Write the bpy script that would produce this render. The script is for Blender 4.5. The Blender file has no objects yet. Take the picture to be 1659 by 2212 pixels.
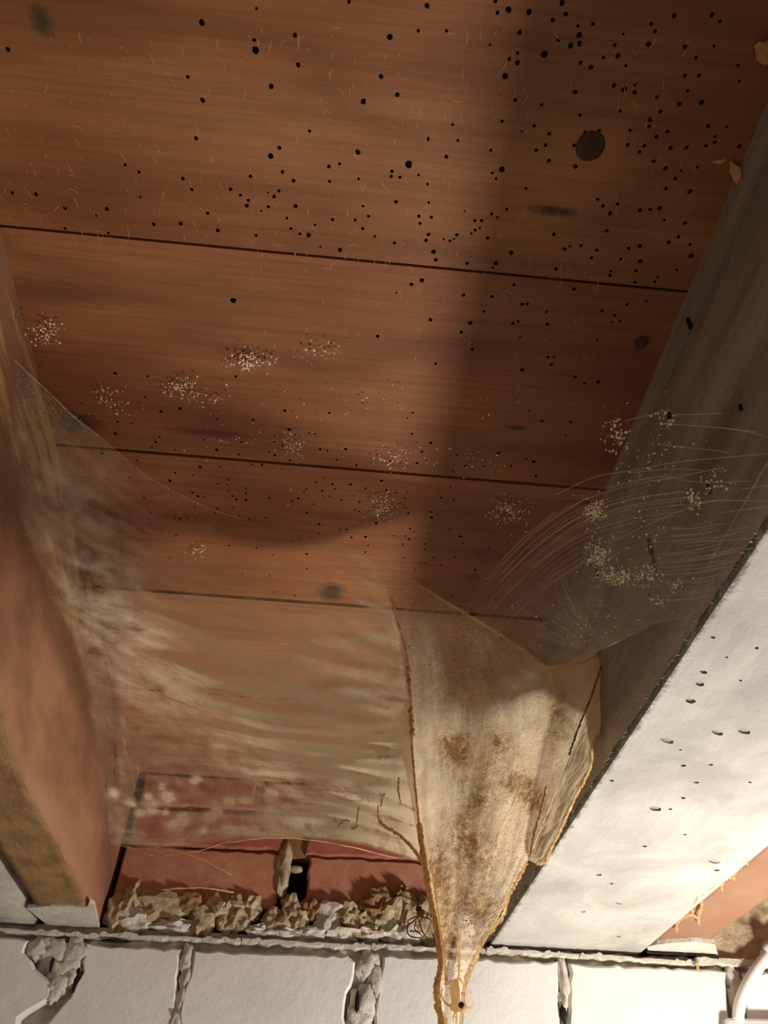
import bpy, math, random
import numpy as np
from mathutils import Matrix, Vector, noise
from mathutils.geometry import delaunay_2d_cdt

random.seed(7)
rng = np.random.default_rng(7)
scene = bpy.context.scene
col = scene.collection

# ------------------------------------------------------------------ camera
# world: X across the joists, Y towards the wall, Z up; the lens is the origin
F_PX, PW, PH = 1661.0, 1659.0, 2212.0
CX, CY = np.array([0.99561369, 0.07956782, 0.04921732]), np.array([-0.09062857, 0.68955582, 0.71853966])
CZ = np.array([0.02323454, -0.71984841, 0.69374233])
R = np.stack([CX, CY, CZ])                       # lens (right, down, forward) -> world
cam_data = bpy.data.cameras.new('camera')
cam = bpy.data.objects.new('camera', cam_data)
col.objects.link(cam)
r_, d_, f_ = R[:, 0], R[:, 1], R[:, 2]
cam.matrix_world = Matrix(((r_[0], -d_[0], -f_[0], 0), (r_[1], -d_[1], -f_[1], 0), (r_[2], -d_[2], -f_[2], 0), (0, 0, 0, 1)))
cam_data.sensor_fit = 'HORIZONTAL'
cam_data.sensor_width = 36.0
cam_data.lens = 36.0 * F_PX / PW
cam_data.clip_start = 0.005
cam_data.dof.use_dof = True
cam_data.dof.focus_distance = 0.66
cam_data.dof.aperture_fstop = 20.0
scene.camera = cam

# ------------------------------------------------------------------ light
world = bpy.data.worlds.new('world')
scene.world = world
world.use_nodes = True
bg = world.node_tree.nodes['Background']
bg.inputs[0].default_value = (1.0, 0.86, 0.70, 1)
bg.inputs[1].default_value = 0.25
lamp_d = bpy.data.lights.new('work_lamp', 'POINT')
lamp_d.energy = 25.0
lamp_d.color = (1.0, 0.935, 0.86)
lamp_d.shadow_soft_size = 0.045
lamp = bpy.data.objects.new('work_lamp', lamp_d)
lamp.location = (0.59, 0.76, -0.155)
col.objects.link(lamp)
scene.view_settings.view_transform = 'Standard'
scene.view_settings.look = 'None'
scene.view_settings.gamma = 1.0
scene.view_settings.exposure = 0.0
scene.view_settings.use_curve_mapping = False

# ------------------------------------------------------------------ helpers
H = 0.5          # underside of the boards
YW = 1.095       # face of the wall
ZB = 0.293       # underside of the joists
XR, XR2 = 0.231, 0.433


def ray(x, y):
    v = np.array([x - PW / 2, y - PH / 2, F_PX])
    return R @ (v / np.linalg.norm(v))


def on_plane(x, y, axis, val):
    r = ray(x, y)
    return r * (val / r[axis])


def on_gen(x, y, nrm, d):
    r = ray(x, y)
    return r * (d / float(np.dot(r, nrm)))


def tag(o, label=None, cat=None, group=None, kind=None):
    if label: o['label'] = label
    if cat: o['category'] = cat
    if group: o['group'] = group
    if kind: o['kind'] = kind
    return o


def empty(name, loc=(0, 0, 0)):
    o = bpy.data.objects.new(name, None)
    o.location = loc
    o.empty_display_size = 0.02
    col.objects.link(o)
    return o


def mesh(name, verts, faces, mat, parent=None, smooth=False, attrs=None, mats=None, midx=None, uv=None):
    me = bpy.data.meshes.new(name)
    me.from_pydata([tuple(map(float, v)) for v in verts], [], [tuple(map(int, f)) for f in faces])
    if attrs:
        for k, vals in attrs.items():
            a = me.attributes.new(k, 'FLOAT', 'POINT')
            a.data.foreach_set('value', np.asarray(vals, dtype=np.float32))
    for m in (mats or [mat]):
        me.materials.append(m)
    if midx is not None:
        me.polygons.foreach_set('material_index', np.asarray(midx, dtype=np.int32))
    if smooth:
        me.polygons.foreach_set('use_smooth', [True] * len(me.polygons))
    if uv is not None:
        lay = me.uv_layers.new(name='UVMap')
        li = np.empty(len(me.loops), dtype=np.int32)
        me.loops.foreach_get('vertex_index', li)
        lay.data.foreach_set('uv', np.asarray(uv, dtype=np.float32)[li].ravel())
    me.update()
    o = bpy.data.objects.new(name, me)
    col.objects.link(o)
    if parent is not None:
        o.parent = parent
        o.matrix_parent_inverse = Matrix.Translation(-Vector(parent.location))
    return o


class NT:
    """small helper to wire shader nodes"""
    def __init__(self, name):
        self.m = bpy.data.materials.new(name)
        self.m.use_nodes = True
        self.t = self.m.node_tree
        self.t.nodes.clear()
        self.out = self.n('ShaderNodeOutputMaterial')

    def n(self, typ, **kw):
        nd = self.t.nodes.new(typ)
        for k, v in kw.items():
            setattr(nd, k, v)
        return nd

    def set(self, sock, v):
        if hasattr(v, 'is_output') or isinstance(v, bpy.types.NodeSocket):
            self.t.links.new(v, sock)
        else:
            sock.default_value = v

    def math(self, op, a, b=0.0, clamp=False):
        nd = self.n('ShaderNodeMath', operation=op, use_clamp=clamp)
        self.set(nd.inputs[0], a)
        self.set(nd.inputs[1], b)
        return nd.outputs[0]

    def coords(self, kind='Object'):
        return self.n('ShaderNodeTexCoord').outputs[kind]

    def mapping(self, vec, scale=(1, 1, 1), loc=(0, 0, 0), rot=(0, 0, 0)):
        nd = self.n('ShaderNodeMapping')
        self.set(nd.inputs[0], vec)
        nd.inputs['Scale'].default_value = scale
        nd.inputs['Location'].default_value = loc
        nd.inputs['Rotation'].default_value = rot
        return nd.outputs[0]

    def noise(self, vec, scale=5, detail=4, rough=0.55, dist=0.0):
        nd = self.n('ShaderNodeTexNoise')
        self.set(nd.inputs['Vector'], vec)
        nd.inputs['Scale'].default_value = scale
        nd.inputs['Detail'].default_value = detail
        nd.inputs['Roughness'].default_value = rough
        nd.inputs['Distortion'].default_value = dist
        return nd.outputs['Fac']

    def ramp(self, fac, stops):
        nd = self.n('ShaderNodeValToRGB')
        self.set(nd.inputs[0], fac)
        e = nd.color_ramp.elements
        while len(e) < len(stops):
            e.new(0.5)
        for el, (p, c) in zip(e, stops):
            el.position = p
            el.color = (c, c, c, 1) if isinstance(c, (int, float)) else (*c, 1)
        return nd.outputs[0]

    def mix(self, fac, a, b, blend='MIX'):
        nd = self.n('ShaderNodeMix', data_type='RGBA', blend_type=blend)
        self.set(nd.inputs[0], fac)
        self.set(nd.inputs[6], a if not isinstance(a, tuple) else (*a, 1))
        self.set(nd.inputs[7], b if not isinstance(b, tuple) else (*b, 1))
        return nd.outputs[2]

    def bump(self, height, strength=0.3, dist=0.002, normal=None):
        nd = self.n('ShaderNodeBump')
        nd.inputs['Strength'].default_value = strength
        nd.inputs['Distance'].default_value = dist
        self.set(nd.inputs['Height'], height)
        if normal is not None:
            self.set(nd.inputs['Normal'], normal)
        return nd.outputs[0]

    def attr(self, name):
        return self.n('ShaderNodeAttribute', attribute_name=name).outputs['Fac']

    def principled(self, color, rough=0.7, normal=None, spec=0.3, **kw):
        nd = self.n('ShaderNodeBsdfPrincipled')
        self.set(nd.inputs['Base Color'], color if not isinstance(color, tuple) else (*color, 1))
        self.set(nd.inputs['Roughness'], rough)
        nd.inputs['Specular IOR Level'].default_value = spec
        if normal is not None:
            self.set(nd.inputs['Normal'], normal)
        for k, v in kw.items():
            self.set(nd.inputs[k], v)
        self.t.links.new(nd.outputs[0], self.out.inputs[0])
        return self.m


# ------------------------------------------------------------------ materials
def wood(name, seed, knots=(), dark=(0.23, 0.083, 0.030), mid=(0.325, 0.127, 0.048), light=(0.41, 0.178, 0.074), along='X', rough=0.55, bumpk=0.25):
    m = NT(name)
    v = m.coords()
    if along == 'Y':
        v = m.mapping(v, rot=(0, 0, math.pi / 2))
    v0 = m.mapping(v, loc=(seed * 3.71, seed * 1.37, seed * 0.61))
    warp = m.noise(m.mapping(v0, scale=(3.0, 9.0, 4.0)), 1.0, 2, 0.5)
    big = m.noise(m.mapping(v0, scale=(1.2, 7.0, 3.0)), 1.6, 3, 0.5, 0.6)
    # growth rings: iso-lines of a slow warped field
    sep = m.n('ShaderNodeSeparateXYZ')
    m.set(sep.inputs[0], v0)
    field = m.math('ADD', m.math('MULTIPLY', sep.outputs[1], 60.0), m.math('MULTIPLY', warp, 22.0))
    rings = m.math('ADD', m.math('MULTIPLY', m.math('SINE', field), 0.5), 0.5)
    rings = m.math('POWER', rings, 3.0)
    fine = m.noise(m.mapping(v0, scale=(8.0, 260.0, 60.0)), 1.0, 3, 0.6)
    blot = m.noise(m.mapping(v0, scale=(5, 9, 5)), 1.0, 4, 0.6)
    tone = m.math('ADD', m.math('MULTIPLY', big, 0.55), m.math('MULTIPLY', blot, 0.45))
    c = m.ramp(tone, [(0.36, dark), (0.50, mid), (0.64, light)])
    c = m.mix(m.math('MULTIPLY', rings, 0.34), c, tuple(x * 0.55 for x in dark))
    c = m.mix(m.math('MULTIPLY', m.ramp(fine, [(0.42, 0.0), (0.72, 1.0)]), 0.42), c, tuple(x * 0.6 for x in dark))
    for (kx, ky, ax, ay, rot, kc, amt) in knots:
        kv = m.mapping(m.mapping(m.coords(), loc=(-kx, -ky, 0)), scale=(1 / ax, 1 / ay, 0.0), rot=(0, 0, rot))
        ln = m.n('ShaderNodeVectorMath', operation='LENGTH')
        m.set(ln.inputs[0], kv)
        wob = m.noise(m.mapping(v0, scale=(90, 240, 90)), 1.0, 3, 0.6)
        dd = m.math('ADD', ln.outputs['Value'], m.math('MULTIPLY', m.math('SUBTRACT', wob, 0.5), 0.9))
        mk = m.ramp(dd, [(0.35, 1.0), (1.0, 0.0)])
        c = m.mix(m.math('MULTIPLY', mk, amt), c, kc)
    grit = m.noise(m.mapping(v0, scale=(120, 420, 120)), 1.0, 3, 0.7)
    h = m.math('ADD', m.math('MULTIPLY', fine, 0.6), m.math('MULTIPLY', grit, 0.5))
    return m.principled(c, rough, m.bump(h, bumpk, 0.0012), 0.35)


def plaster(name, base, dirt, dirt_amt=0.35, scale=1.0, bumpk=0.5, streak=None, rough=0.85):
    m = NT(name)
    v = m.coords()
    a = m.noise(v, 14 * scale, 5, 0.6)
    b = m.noise(v, 90 * scale, 4, 0.65)
    if streak:
        s = m.noise(m.mapping(v, scale=streak), 1.0, 4, 0.6)
    else:
        s = m.noise(v, 40 * scale, 4, 0.6)
    c = m.mix(m.math('MULTIPLY', m.ramp(a, [(0.42, 0.0), (0.7, 1.0)]), dirt_amt), base, dirt)
    c = m.mix(m.math('MULTIPLY', m.ramp(s, [(0.45, 0.0), (0.72, 1.0)]), dirt_amt * 0.6), c, dirt)
    h = m.math('ADD', m.math('MULTIPLY', b, 0.6), m.math('ADD', m.math('MULTIPLY', s, 0.7), m.math('MULTIPLY', m.noise(v, 420 * scale, 3, 0.7), 0.25)))
    return m.principled(c, rough, m.bump(h, bumpk, 0.003), 0.2)


def plain(name, c, rough=0.7, spec=0.3, **kw):
    return NT(name).principled(c, rough, None, spec, **kw)


M = {}


def limewash():
    m = NT('limewash')
    v = m.coords()
    a = m.noise(v, 11, 5, 0.6, 0.5)
    b = m.noise(v, 80, 4, 0.65)
    s_ = m.noise(m.mapping(v, scale=(60, 7, 30), rot=(0, 0, 0.15)), 1.0, 4, 0.6)
    c = m.mix(m.math('MULTIPLY', m.ramp(a, [(0.36, 0.0), (0.64, 1.0)]), 0.75), (0.52, 0.49, 0.44), (0.31, 0.285, 0.25))
    c = m.mix(m.math('MULTIPLY', m.ramp(s_, [(0.45, 0.0), (0.72, 1.0)]), 0.35), c, (0.38, 0.35, 0.30))
    sep = m.n('ShaderNodeSeparateXYZ'); m.set(sep.inputs[0], v)
    x = m.math('ADD', sep.outputs[0], m.math('ADD', m.math('MULTIPLY', m.math('SUBTRACT', b, 0.5), 0.014), m.math('MULTIPLY', m.math('SUBTRACT', m.noise(v, 420, 3, 0.7), 0.5), 0.012)))
    x = m.math('MULTIPLY', m.math('SUBTRACT', x, 0.231), 60.0)
    c = m.mix(m.math('MULTIPLY', m.ramp(x, [(0.10, 1.0), (0.34, 0.0)]), 0.85), c, (0.13, 0.105, 0.08))
    h = m.math('ADD', m.math('MULTIPLY', b, 0.6), m.math('ADD', m.math('MULTIPLY', s_, 0.7), m.math('MULTIPLY', m.noise(v, 420, 3, 0.7), 0.25)))
    return m.principled(c, 0.85, m.bump(h, 0.5, 0.003), 0.2)


M['limewash'] = limewash()
M['limewash_grey'] = plaster('limewash_grey', (0.46, 0.42, 0.36), (0.22, 0.19, 0.14), 0.7, 1.4, 0.9)
M['paint'] = plaster('white_wall_paint', (0.76, 0.73, 0.68), (0.58, 0.55, 0.50), 0.30, 1.2, 0.35)
M['mortar'] = plaster('beige_mortar', (0.55, 0.44, 0.28), (0.24, 0.165, 0.09), 0.75, 2.6, 1.0)
M['mortar_white'] = plaster('white_mortar', (0.66, 0.61, 0.53), (0.45, 0.37, 0.27), 0.5, 2.5, 0.9)
M['gap_shade'] = plain('dark_gap', (0.02, 0.015, 0.012), 0.95, 0.1)  # near-black colour standing in for the shade inside gaps and hollows
M['rust'] = plaster('rusty_iron', (0.085, 0.045, 0.030), (0.19, 0.10, 0.065), 0.6, 8, 0.8, rough=0.7)


def brick_mat(name, c1, c2):
    m = NT(name)
    v = m.coords()
    a = m.noise(v, 30, 5, 0.65)
    c = m.mix(m.ramp(a, [(0.35, 0.0), (0.7, 1.0)]), c1, c2)
    pit = m.noise(v, 260, 3, 0.6)
    c = m.mix(m.ramp(pit, [(0.64, 0.0), (0.72, 0.5)]), c, tuple(x * 0.4 for x in c1))
    return m.principled(c, 0.85, m.bump(m.math('ADD', a, m.math('MULTIPLY', pit, 0.4)), 0.4, 0.003), 0.2)


M['brick'] = brick_mat('red_brick', (0.40, 0.158, 0.095), (0.50, 0.235, 0.15))
M['brick_dark'] = brick_mat('dark_red_brick', (0.30, 0.085, 0.06), (0.42, 0.14, 0.09))
M['fuzz'] = plain('grimy_fuzz', (0.42, 0.36, 0.28), 0.9, 0.1)
M['plastic'] = plain('white_plastic', (0.78, 0.77, 0.75), 0.25, 0.5)
M['plastic_grey'] = plain('grey_plastic', (0.48, 0.46, 0.44), 0.35, 0.5)
M['frass'] = plain('pale_frass', (0.94, 0.82, 0.60), 0.8, 0.2)
M['frass_brown'] = plain('brown_frass', (0.36, 0.21, 0.085), 0.85, 0.2)
M['frass_black'] = plain('black_dropping', (0.03, 0.02, 0.015), 0.8, 0.2)
M['scuff'] = plain('pale_scuff', (0.56, 0.28, 0.12), 0.7, 0.2)
M['spider'] = plain('brown_chitin', (0.22, 0.085, 0.04), 0.45, 0.4)
M['spider_dark'] = plain('dark_chitin', (0.05, 0.02, 0.012), 0.45, 0.4)


def silk(name, cream=(0.98, 0.83, 0.60), brown=(0.31, 0.175, 0.065), streak=(5, 34), gain=1.0, fuzz=0.35, trans=0.6, contrast=1.5):
    """web sheet: transparent between the threads, cream fluff and dust where it is dense"""
    m = NT(name)
    uv = m.coords('UV')
    ob = m.coords('Object')
    dens, dust = m.attr('dens'), m.attr('dust')
    s1 = m.noise(m.mapping(uv, scale=(streak[0], streak[1], 1)), 1.0, 4, 0.6, 0.6)
    s2 = m.noise(ob, 42, 4, 0.6, 0.3)
    f1 = m.noise(ob, 900, 3, 0.75)
    wave = m.math('ADD', m.math('MULTIPLY', s1, 1.15), m.math('MULTIPLY', s2, 0.85))
    wave = m.math('ADD', m.math('SUBTRACT', wave, 1.0), 0.0)           # about -0.5 .. 0.5
    a = m.math('MULTIPLY', dens, m.math('ADD', m.math('MULTIPLY', wave, contrast), 1.0))
    a = m.math('MULTIPLY', a, m.math('ADD', 1.0 - 0.45 * fuzz, m.math('MULTIPLY', f1, 0.9 * fuzz)))
    a = m.math('MULTIPLY', a, gain, True)
    a = m.math('MINIMUM', a, 0.97)
    d2 = m.noise(ob, 160, 4, 0.7)
    df = m.math('MULTIPLY', dust, m.ramp(d2, [(0.34, 0.25), (0.60, 1.0)]), True)
    c = m.mix(df, cream, brown)
    tint = m.noise(ob, 60, 3, 0.6)
    c = m.mix(m.math('MULTIPLY', m.ramp(tint, [(0.45, 0.0), (0.7, 1.0)]), 0.40), c, (0.90, 0.66, 0.36))
    a = m.math('MAXIMUM', a, m.math('MULTIPLY', df, 0.55))
    bmp = m.bump(m.math('ADD', m.math('MULTIPLY', s1, 0.6), m.math('MULTIPLY', s2, 1.0)), 0.3, 0.004)
    di = m.n('ShaderNodeBsdfDiffuse'); m.set(di.inputs[0], c); m.set(di.inputs['Normal'], bmp)
    tr = m.n('ShaderNodeBsdfTranslucent'); m.set(tr.inputs[0], c); m.set(tr.inputs['Normal'], bmp)
    tp = m.n('ShaderNodeBsdfTransparent')
    mx = m.n('ShaderNodeMixShader'); mx.inputs[0].default_value = trans
    m.t.links.new(di.outputs[0], mx.inputs[1]); m.t.links.new(tr.outputs[0], mx.inputs[2])
    mo = m.n('ShaderNodeMixShader'); m.set(mo.inputs[0], a)
    m.t.links.new(tp.outputs[0], mo.inputs[1]); m.t.links.new(mx.outputs[0], mo.inputs[2])
    m.t.links.new(mo.outputs[0], m.out.inputs[0])
    return m.m


M['silk_sheet'] = silk('silk_sheet', streak=(6, 24), gain=1.3, contrast=2.8, trans=0.36)
M['silk_flap'] = silk('silk_flap', streak=(14, 6), gain=1.15, fuzz=0.35, contrast=1.1)
M['silk_pocket'] = silk('silk_pocket', streak=(20, 8), gain=1.1, contrast=1.6)
M['silk_veil'] = silk('silk_veil', cream=(0.75, 0.68, 0.6), streak=(8, 30), fuzz=0.8)


def fluffy(name, c, c2, trans=0.5, scale=300):
    m = NT(name)
    k = m.mix(m.ramp(m.noise(m.coords(), scale, 3, 0.6), [(0.4, 0.0), (0.65, 1.0)]), c, c2)
    di = m.n('ShaderNodeBsdfDiffuse'); m.set(di.inputs[0], k)
    tr = m.n('ShaderNodeBsdfTranslucent'); m.set(tr.inputs[0], k)
    mx = m.n('ShaderNodeMixShader'); mx.inputs[0].default_value = trans
    m.t.links.new(di.outputs[0], mx.inputs[1]); m.t.links.new(tr.outputs[0], mx.inputs[2])
    m.t.links.new(mx.outputs[0], m.out.inputs[0])
    return m.m


M['spider_pale'] = fluffy('pale_chitin', (0.98, 0.90, 0.74), (0.94, 0.78, 0.54), 0.88, 200)
M['thread'] = plain('silk_thread', (0.82, 0.72, 0.58), 0.5, 0.4)
M['thread_dust'] = fluffy('dusty_rope', (0.84, 0.64, 0.38), (0.56, 0.34, 0.15), 0.5)
M['thread_cream'] = fluffy('cream_rim', (0.97, 0.86, 0.64), (0.90, 0.68, 0.40), 0.85)
M['frass_lit'] = fluffy('frass_in_silk', (0.97, 0.86, 0.58), (0.90, 0.70, 0.36), 0.6, 900)


# ------------------------------------------------------------------ shapes
def tube(path, rad, n=6, jitter=0.0, caps=True):
    path = np.asarray(path, float)
    k = len(path)
    rad = np.full(k, rad) if np.isscalar(rad) else np.asarray(rad, float)
    t = np.gradient(path, axis=0)
    t /= (np.linalg.norm(t, axis=1, keepdims=True) + 1e-12)
    ref = np.array([0.13, 0.31, 0.94])
    V, Fc = [], []
    for i in range(k):
        u = np.cross(t[i], ref); u /= (np.linalg.norm(u) + 1e-12)
        w = np.cross(t[i], u)
        for j in range(n):
            a = 2 * math.pi * j / n
            r = rad[i] * (1 + (rng.random() - 0.5) * 2 * jitter)
            V.append(path[i] + r * (math.cos(a) * u + math.sin(a) * w))
    for i in range(k - 1):
        for j in range(n):
            Fc.append((i * n + j, i * n + (j + 1) % n, (i + 1) * n + (j + 1) % n, (i + 1) * n + j))
    if caps:
        Fc.append(tuple(range(n - 1, -1, -1)))
        Fc.append(tuple((k - 1) * n + j for j in range(n)))
    return V, Fc


def catmull(pts, per=8):
    p = np.asarray(pts, float)
    p = np.vstack([2 * p[0] - p[1], p, 2 * p[-1] - p[-2]])
    out = []
    for i in range(1, len(p) - 2):
        for s in np.linspace(0, 1, per, endpoint=False):
            a, b, c, d = p[i - 1], p[i], p[i + 1], p[i + 2]
            out.append(0.5 * ((2 * b) + (c - a) * s + (2 * a - 5 * b + 4 * c - d) * s * s + (3 * b - a - 3 * c + d) * s ** 3))
    out.append(p[-2])
    return np.array(out)


def resample_grid(ctrl, nu, nv):
    """control grid rows x cols x k -> smooth dense grid"""
    ctrl = np.asarray(ctrl, float)
    rows = np.stack([catmull(r, 24) for r in ctrl])

    def even(a, n):                                # linear interpolation along the first axis
        t = np.linspace(0, a.shape[0] - 1, n)
        lo = np.minimum(t.astype(int), a.shape[0] - 2)
        w = (t - lo)[:, None, None]
        return a[lo] * (1 - w) + a[lo + 1] * w
    rows = even(rows.transpose(1, 0, 2), nu)       # nu x rows x k
    cols = np.stack([catmull(r, 24) for r in rows])      # nu x fine x k
    return even(cols.transpose(1, 0, 2), nv)


def join(parts):
    V, Fc = [], []
    for v, f in parts:
        o = len(V)
        V.extend(v)
        Fc.extend([tuple(i + o for i in q) for q in f])
    return V, Fc


OCT_V = np.array([(1, 0, 0), (-1, 0, 0), (0, 1, 0), (0, -1, 0), (0, 0, 1), (0, 0, -1)], float)
OCT_F = [(0, 2, 4), (2, 1, 4), (1, 3, 4), (3, 0, 4), (2, 0, 5), (1, 2, 5), (3, 1, 5), (0, 3, 5)]


def specks(points, sizes):
    V, Fc = [], []
    for p, s in zip(points, sizes):
        sc = s * (0.6 + 0.8 * rng.random(3))
        o = len(V)
        V.extend(np.asarray(p) + OCT_V * sc)
        Fc.extend([tuple(i + o for i in q) for q in OCT_F])
    return V, Fc


def ico(sub=2):
    import bmesh
    bm = bmesh.new()
    bmesh.ops.create_icosphere(bm, subdivisions=sub, radius=1.0)
    V = np.array([v.co[:] for v in bm.verts])
    Fc = [tuple(v.index for v in f.verts) for f in bm.faces]
    bm.free()
    return V, Fc


ICO1, ICO2, ICO3 = ico(1), ico(2), ico(3)


def lump(center, radii, seed, amp=0.45, freq=1.7, base=ICO2):
    V = []
    for v in base[0]:
        n = noise.noise(Vector(v * freq) + Vector((seed * 5.3, seed * 1.7, seed))) + 0.5 * noise.noise(Vector(v * freq * 2.7) + Vector((seed, 3, seed * 2.1))) + 0.3 * noise.noise(Vector(v * freq * 6.5) + Vector((seed, 1, seed)))
        V.append(np.asarray(center) + v * np.asarray(radii) * (1 + amp * n))
    return V, base[1]


def holed_plate(x0, x1, y0, y1, z, thick, holes, depth, seg=11, up=1):
    """plate whose underside is z, with real blind holes (cx, cy, rx, ry, rot); returns verts, faces, material index (1 = inside of a hole)"""
    pts = [Vector((x0, y0)), Vector((x1, y0)), Vector((x1, y1)), Vector((x0, y1))]
    edges = [(0, 1), (1, 2), (2, 3), (3, 0)]
    rings, kept = [], []
    for (cx, cy, rx, ry, rot) in holes:
        rm = max(rx, ry) * 1.25
        if cx - rm < x0 or cx + rm > x1 or cy - rm < y0 or cy + rm > y1:
            continue
        if any((cx - k[0]) ** 2 + (cy - k[1]) ** 2 < (rm + max(k[2], k[3]) * 1.25) ** 2 for k in kept):
            continue
        kept.append((cx, cy, rx, ry, rot))
        o = len(pts)
        for j in range(seg):
            a = 2 * math.pi * j / seg
            q = 1 + (rng.random() - 0.5) * 0.22
            ex, ey = rx * q * math.cos(a), ry * q * math.sin(a)
            pts.append(Vector((cx + ex * math.cos(rot) - ey * math.sin(rot), cy + ex * math.sin(rot) + ey * math.cos(rot))))
        rings.append(list(range(o, o + seg)))
        edges += [(o + j, o + (j + 1) % seg) for j in range(seg)]
    # a coarse lattice keeps triangles even
    for gx in np.linspace(x0, x1, 14)[1:-1]:
        for gy in np.linspace(y0, y1, 4)[1:-1]:
            if all((gx - k[0]) ** 2 + (gy - k[1]) ** 2 > (max(k[2], k[3]) * 1.6) ** 2 for k in kept):
                pts.append(Vector((gx, gy)))
    vo, eo, fo, ov, oe, of = delaunay_2d_cdt(pts, edges, [], 0, 1e-7)
    back = {}
    for i, src in enumerate(ov):
        for s in src:
            back[s] = i
    ringset = []
    owner = {}
    for k, rg in enumerate(rings):
        ids = [back[i] for i in rg]
        ringset.append(ids)
        for i in ids:
            owner[i] = k
    V = [(p.x, p.y, z) for p in vo]
    Fc, mi = [], []
    for f in fo:
        ks = {owner.get(i, -1) for i in f}
        if len(ks) == 1 and -1 not in ks:
            continue
        a, b, c = (np.array(V[i][:2]) for i in f[:3])
        s = np.cross(b - a, c - a)
        Fc.append(tuple(f) if s < 0 else tuple(reversed(f)))     # faces downwards
        mi.append(0)
    for ids, (cx, cy, rx, ry, rot) in zip(ringset, kept):
        o = len(V)
        dp = depth * (0.7 + 0.6 * rng.random())
        sx, sy = (rng.random() - 0.5) * 0.6 * rx, (rng.random() - 0.5) * 0.6 * ry
        for i in ids:
            V.append((V[i][0] + sx, V[i][1] + sy, z + dp))
        n = len(ids)
        for j in range(n):
            Fc.append((ids[j], ids[(j + 1) % n], o + (j + 1) % n, o + j)); mi.append(1)
        Fc.append(tuple(o + j for j in range(n))); mi.append(1)
    # sides and top
    o = len(V)
    cs = [back[0], back[1], back[2], back[3]]
    for (x, y) in ((x0, y0), (x1, y0), (x1, y1), (x0, y1)):
        V.append((x, y, z + thick))
    for j in range(4):
        Fc.append((cs[j], cs[(j + 1) % 4], o + (j + 1) % 4, o + j)); mi.append(0)
    Fc.append((o, o + 1, o + 2, o + 3)); mi.append(0)
    return V, Fc, mi


def box(x0, x1, y0, y1, z0, z1, bev=0.0):
    V = [(x, y, z) for z in (z0, z1) for (x, y) in ((x0, y0), (x1, y0), (x1, y1), (x0, y1))]
    return V, [(0, 3, 2, 1), (4, 5, 6, 7), (0, 1, 5, 4), (1, 2, 6, 5), (2, 3, 7, 6), (3, 0, 4, 7)]


def extrude_outline(pts2, y_front, y_back, inset=0.0025, rough=0.0, round_y=0.003):
    """outline in X,Z on the wall: front face with a rounded arris, going back to y_back"""
    p = np.asarray(pts2, float)
    q = []
    for i in range(len(p)):                       # subdivide and roughen the outline
        a, b = p[i], p[(i + 1) % len(p)]
        n = max(2, int(np.linalg.norm(b - a) / 0.010))
        for s in range(n):
            q.append(a + (b - a) * s / n)
    q = np.array(q)
    if rough:
        for i in range(len(q)):
            q[i] += rough * np.array([noise.noise(Vector((q[i][0] * 90, q[i][1] * 90, 1))), noise.noise(Vector((q[i][0] * 90, q[i][1] * 90, 9)))])
    c = q.mean(axis=0)
    n = len(q)
    inn = []
    for i in range(n):
        t = q[(i + 1) % n] - q[i - 1]
        nn = np.array([-t[1], t[0]]); nn /= (np.linalg.norm(nn) + 1e-9)
        if np.dot(nn, c - q[i]) < 0: nn = -nn
        inn.append(q[i] + nn * inset)
    V = [(a[0], y_front, a[1]) for a in inn] + [(a[0], y_front + round_y, a[1]) for a in q] + [(a[0], y_back, a[1]) for a in q]
    Fc = [tuple(range(n))]
    for k in (0, 1):
        for i in range(n):
            Fc.append((k * n + i, k * n + (i + 1) % n, (k + 1) * n + (i + 1) % n, (k + 1) * n + i))
    Fc.append(tuple(range(3 * n - 1, 2 * n - 1, -1)))
    return V, Fc


# ------------------------------------------------------------------ the boarded ceiling
# woodworm holes: positions on the boards, (u, v, radius) in half pixels of four crops of the photo
Q1 = """872,98,14 1108,37,7 1508,8,9 1275,152,12 1098,173,9 1104,217,17 1288,280,12 811,332,9 875,433,11 1172,373,12 1646,330,12 1570,438,13 847,598,11 1207,639,10 1170,674,13 1337,567,8 1546,657,14 541,712,7 601,744,8 790,772,9 1082,762,9 1220,743,9 1268,780,9 1421,720,10 1467,708,8 1424,784,8 1549,773,7 829,819,8 996,818,9 52,833,8 155,839,10 606,852,6 1158,832,5 1205,825,8 1184,849,9 1039,843,8 1073,866,8 1067,889,10 1159,893,8 1129,911,5 1277,891,11 1569,891,6 281,898,9 461,903,10 416,932,6 897,921,9 1240,942,7 1437,949,8 1535,950,8 1592,934,8 664,969,9 781,966,10 941,996,10 1361,971,6 281,987,7 468,1006,6 1257,987,8 1296,1010,8 1333,1016,11 1567,988,8 1619,1021,7 1106,1017,7 1384,1067,5 1167,1077,12 1469,1080,12 1461,1110,8 1638,1126,9 1268,1097,8 1007,1298,13 34,213,11"""
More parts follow.
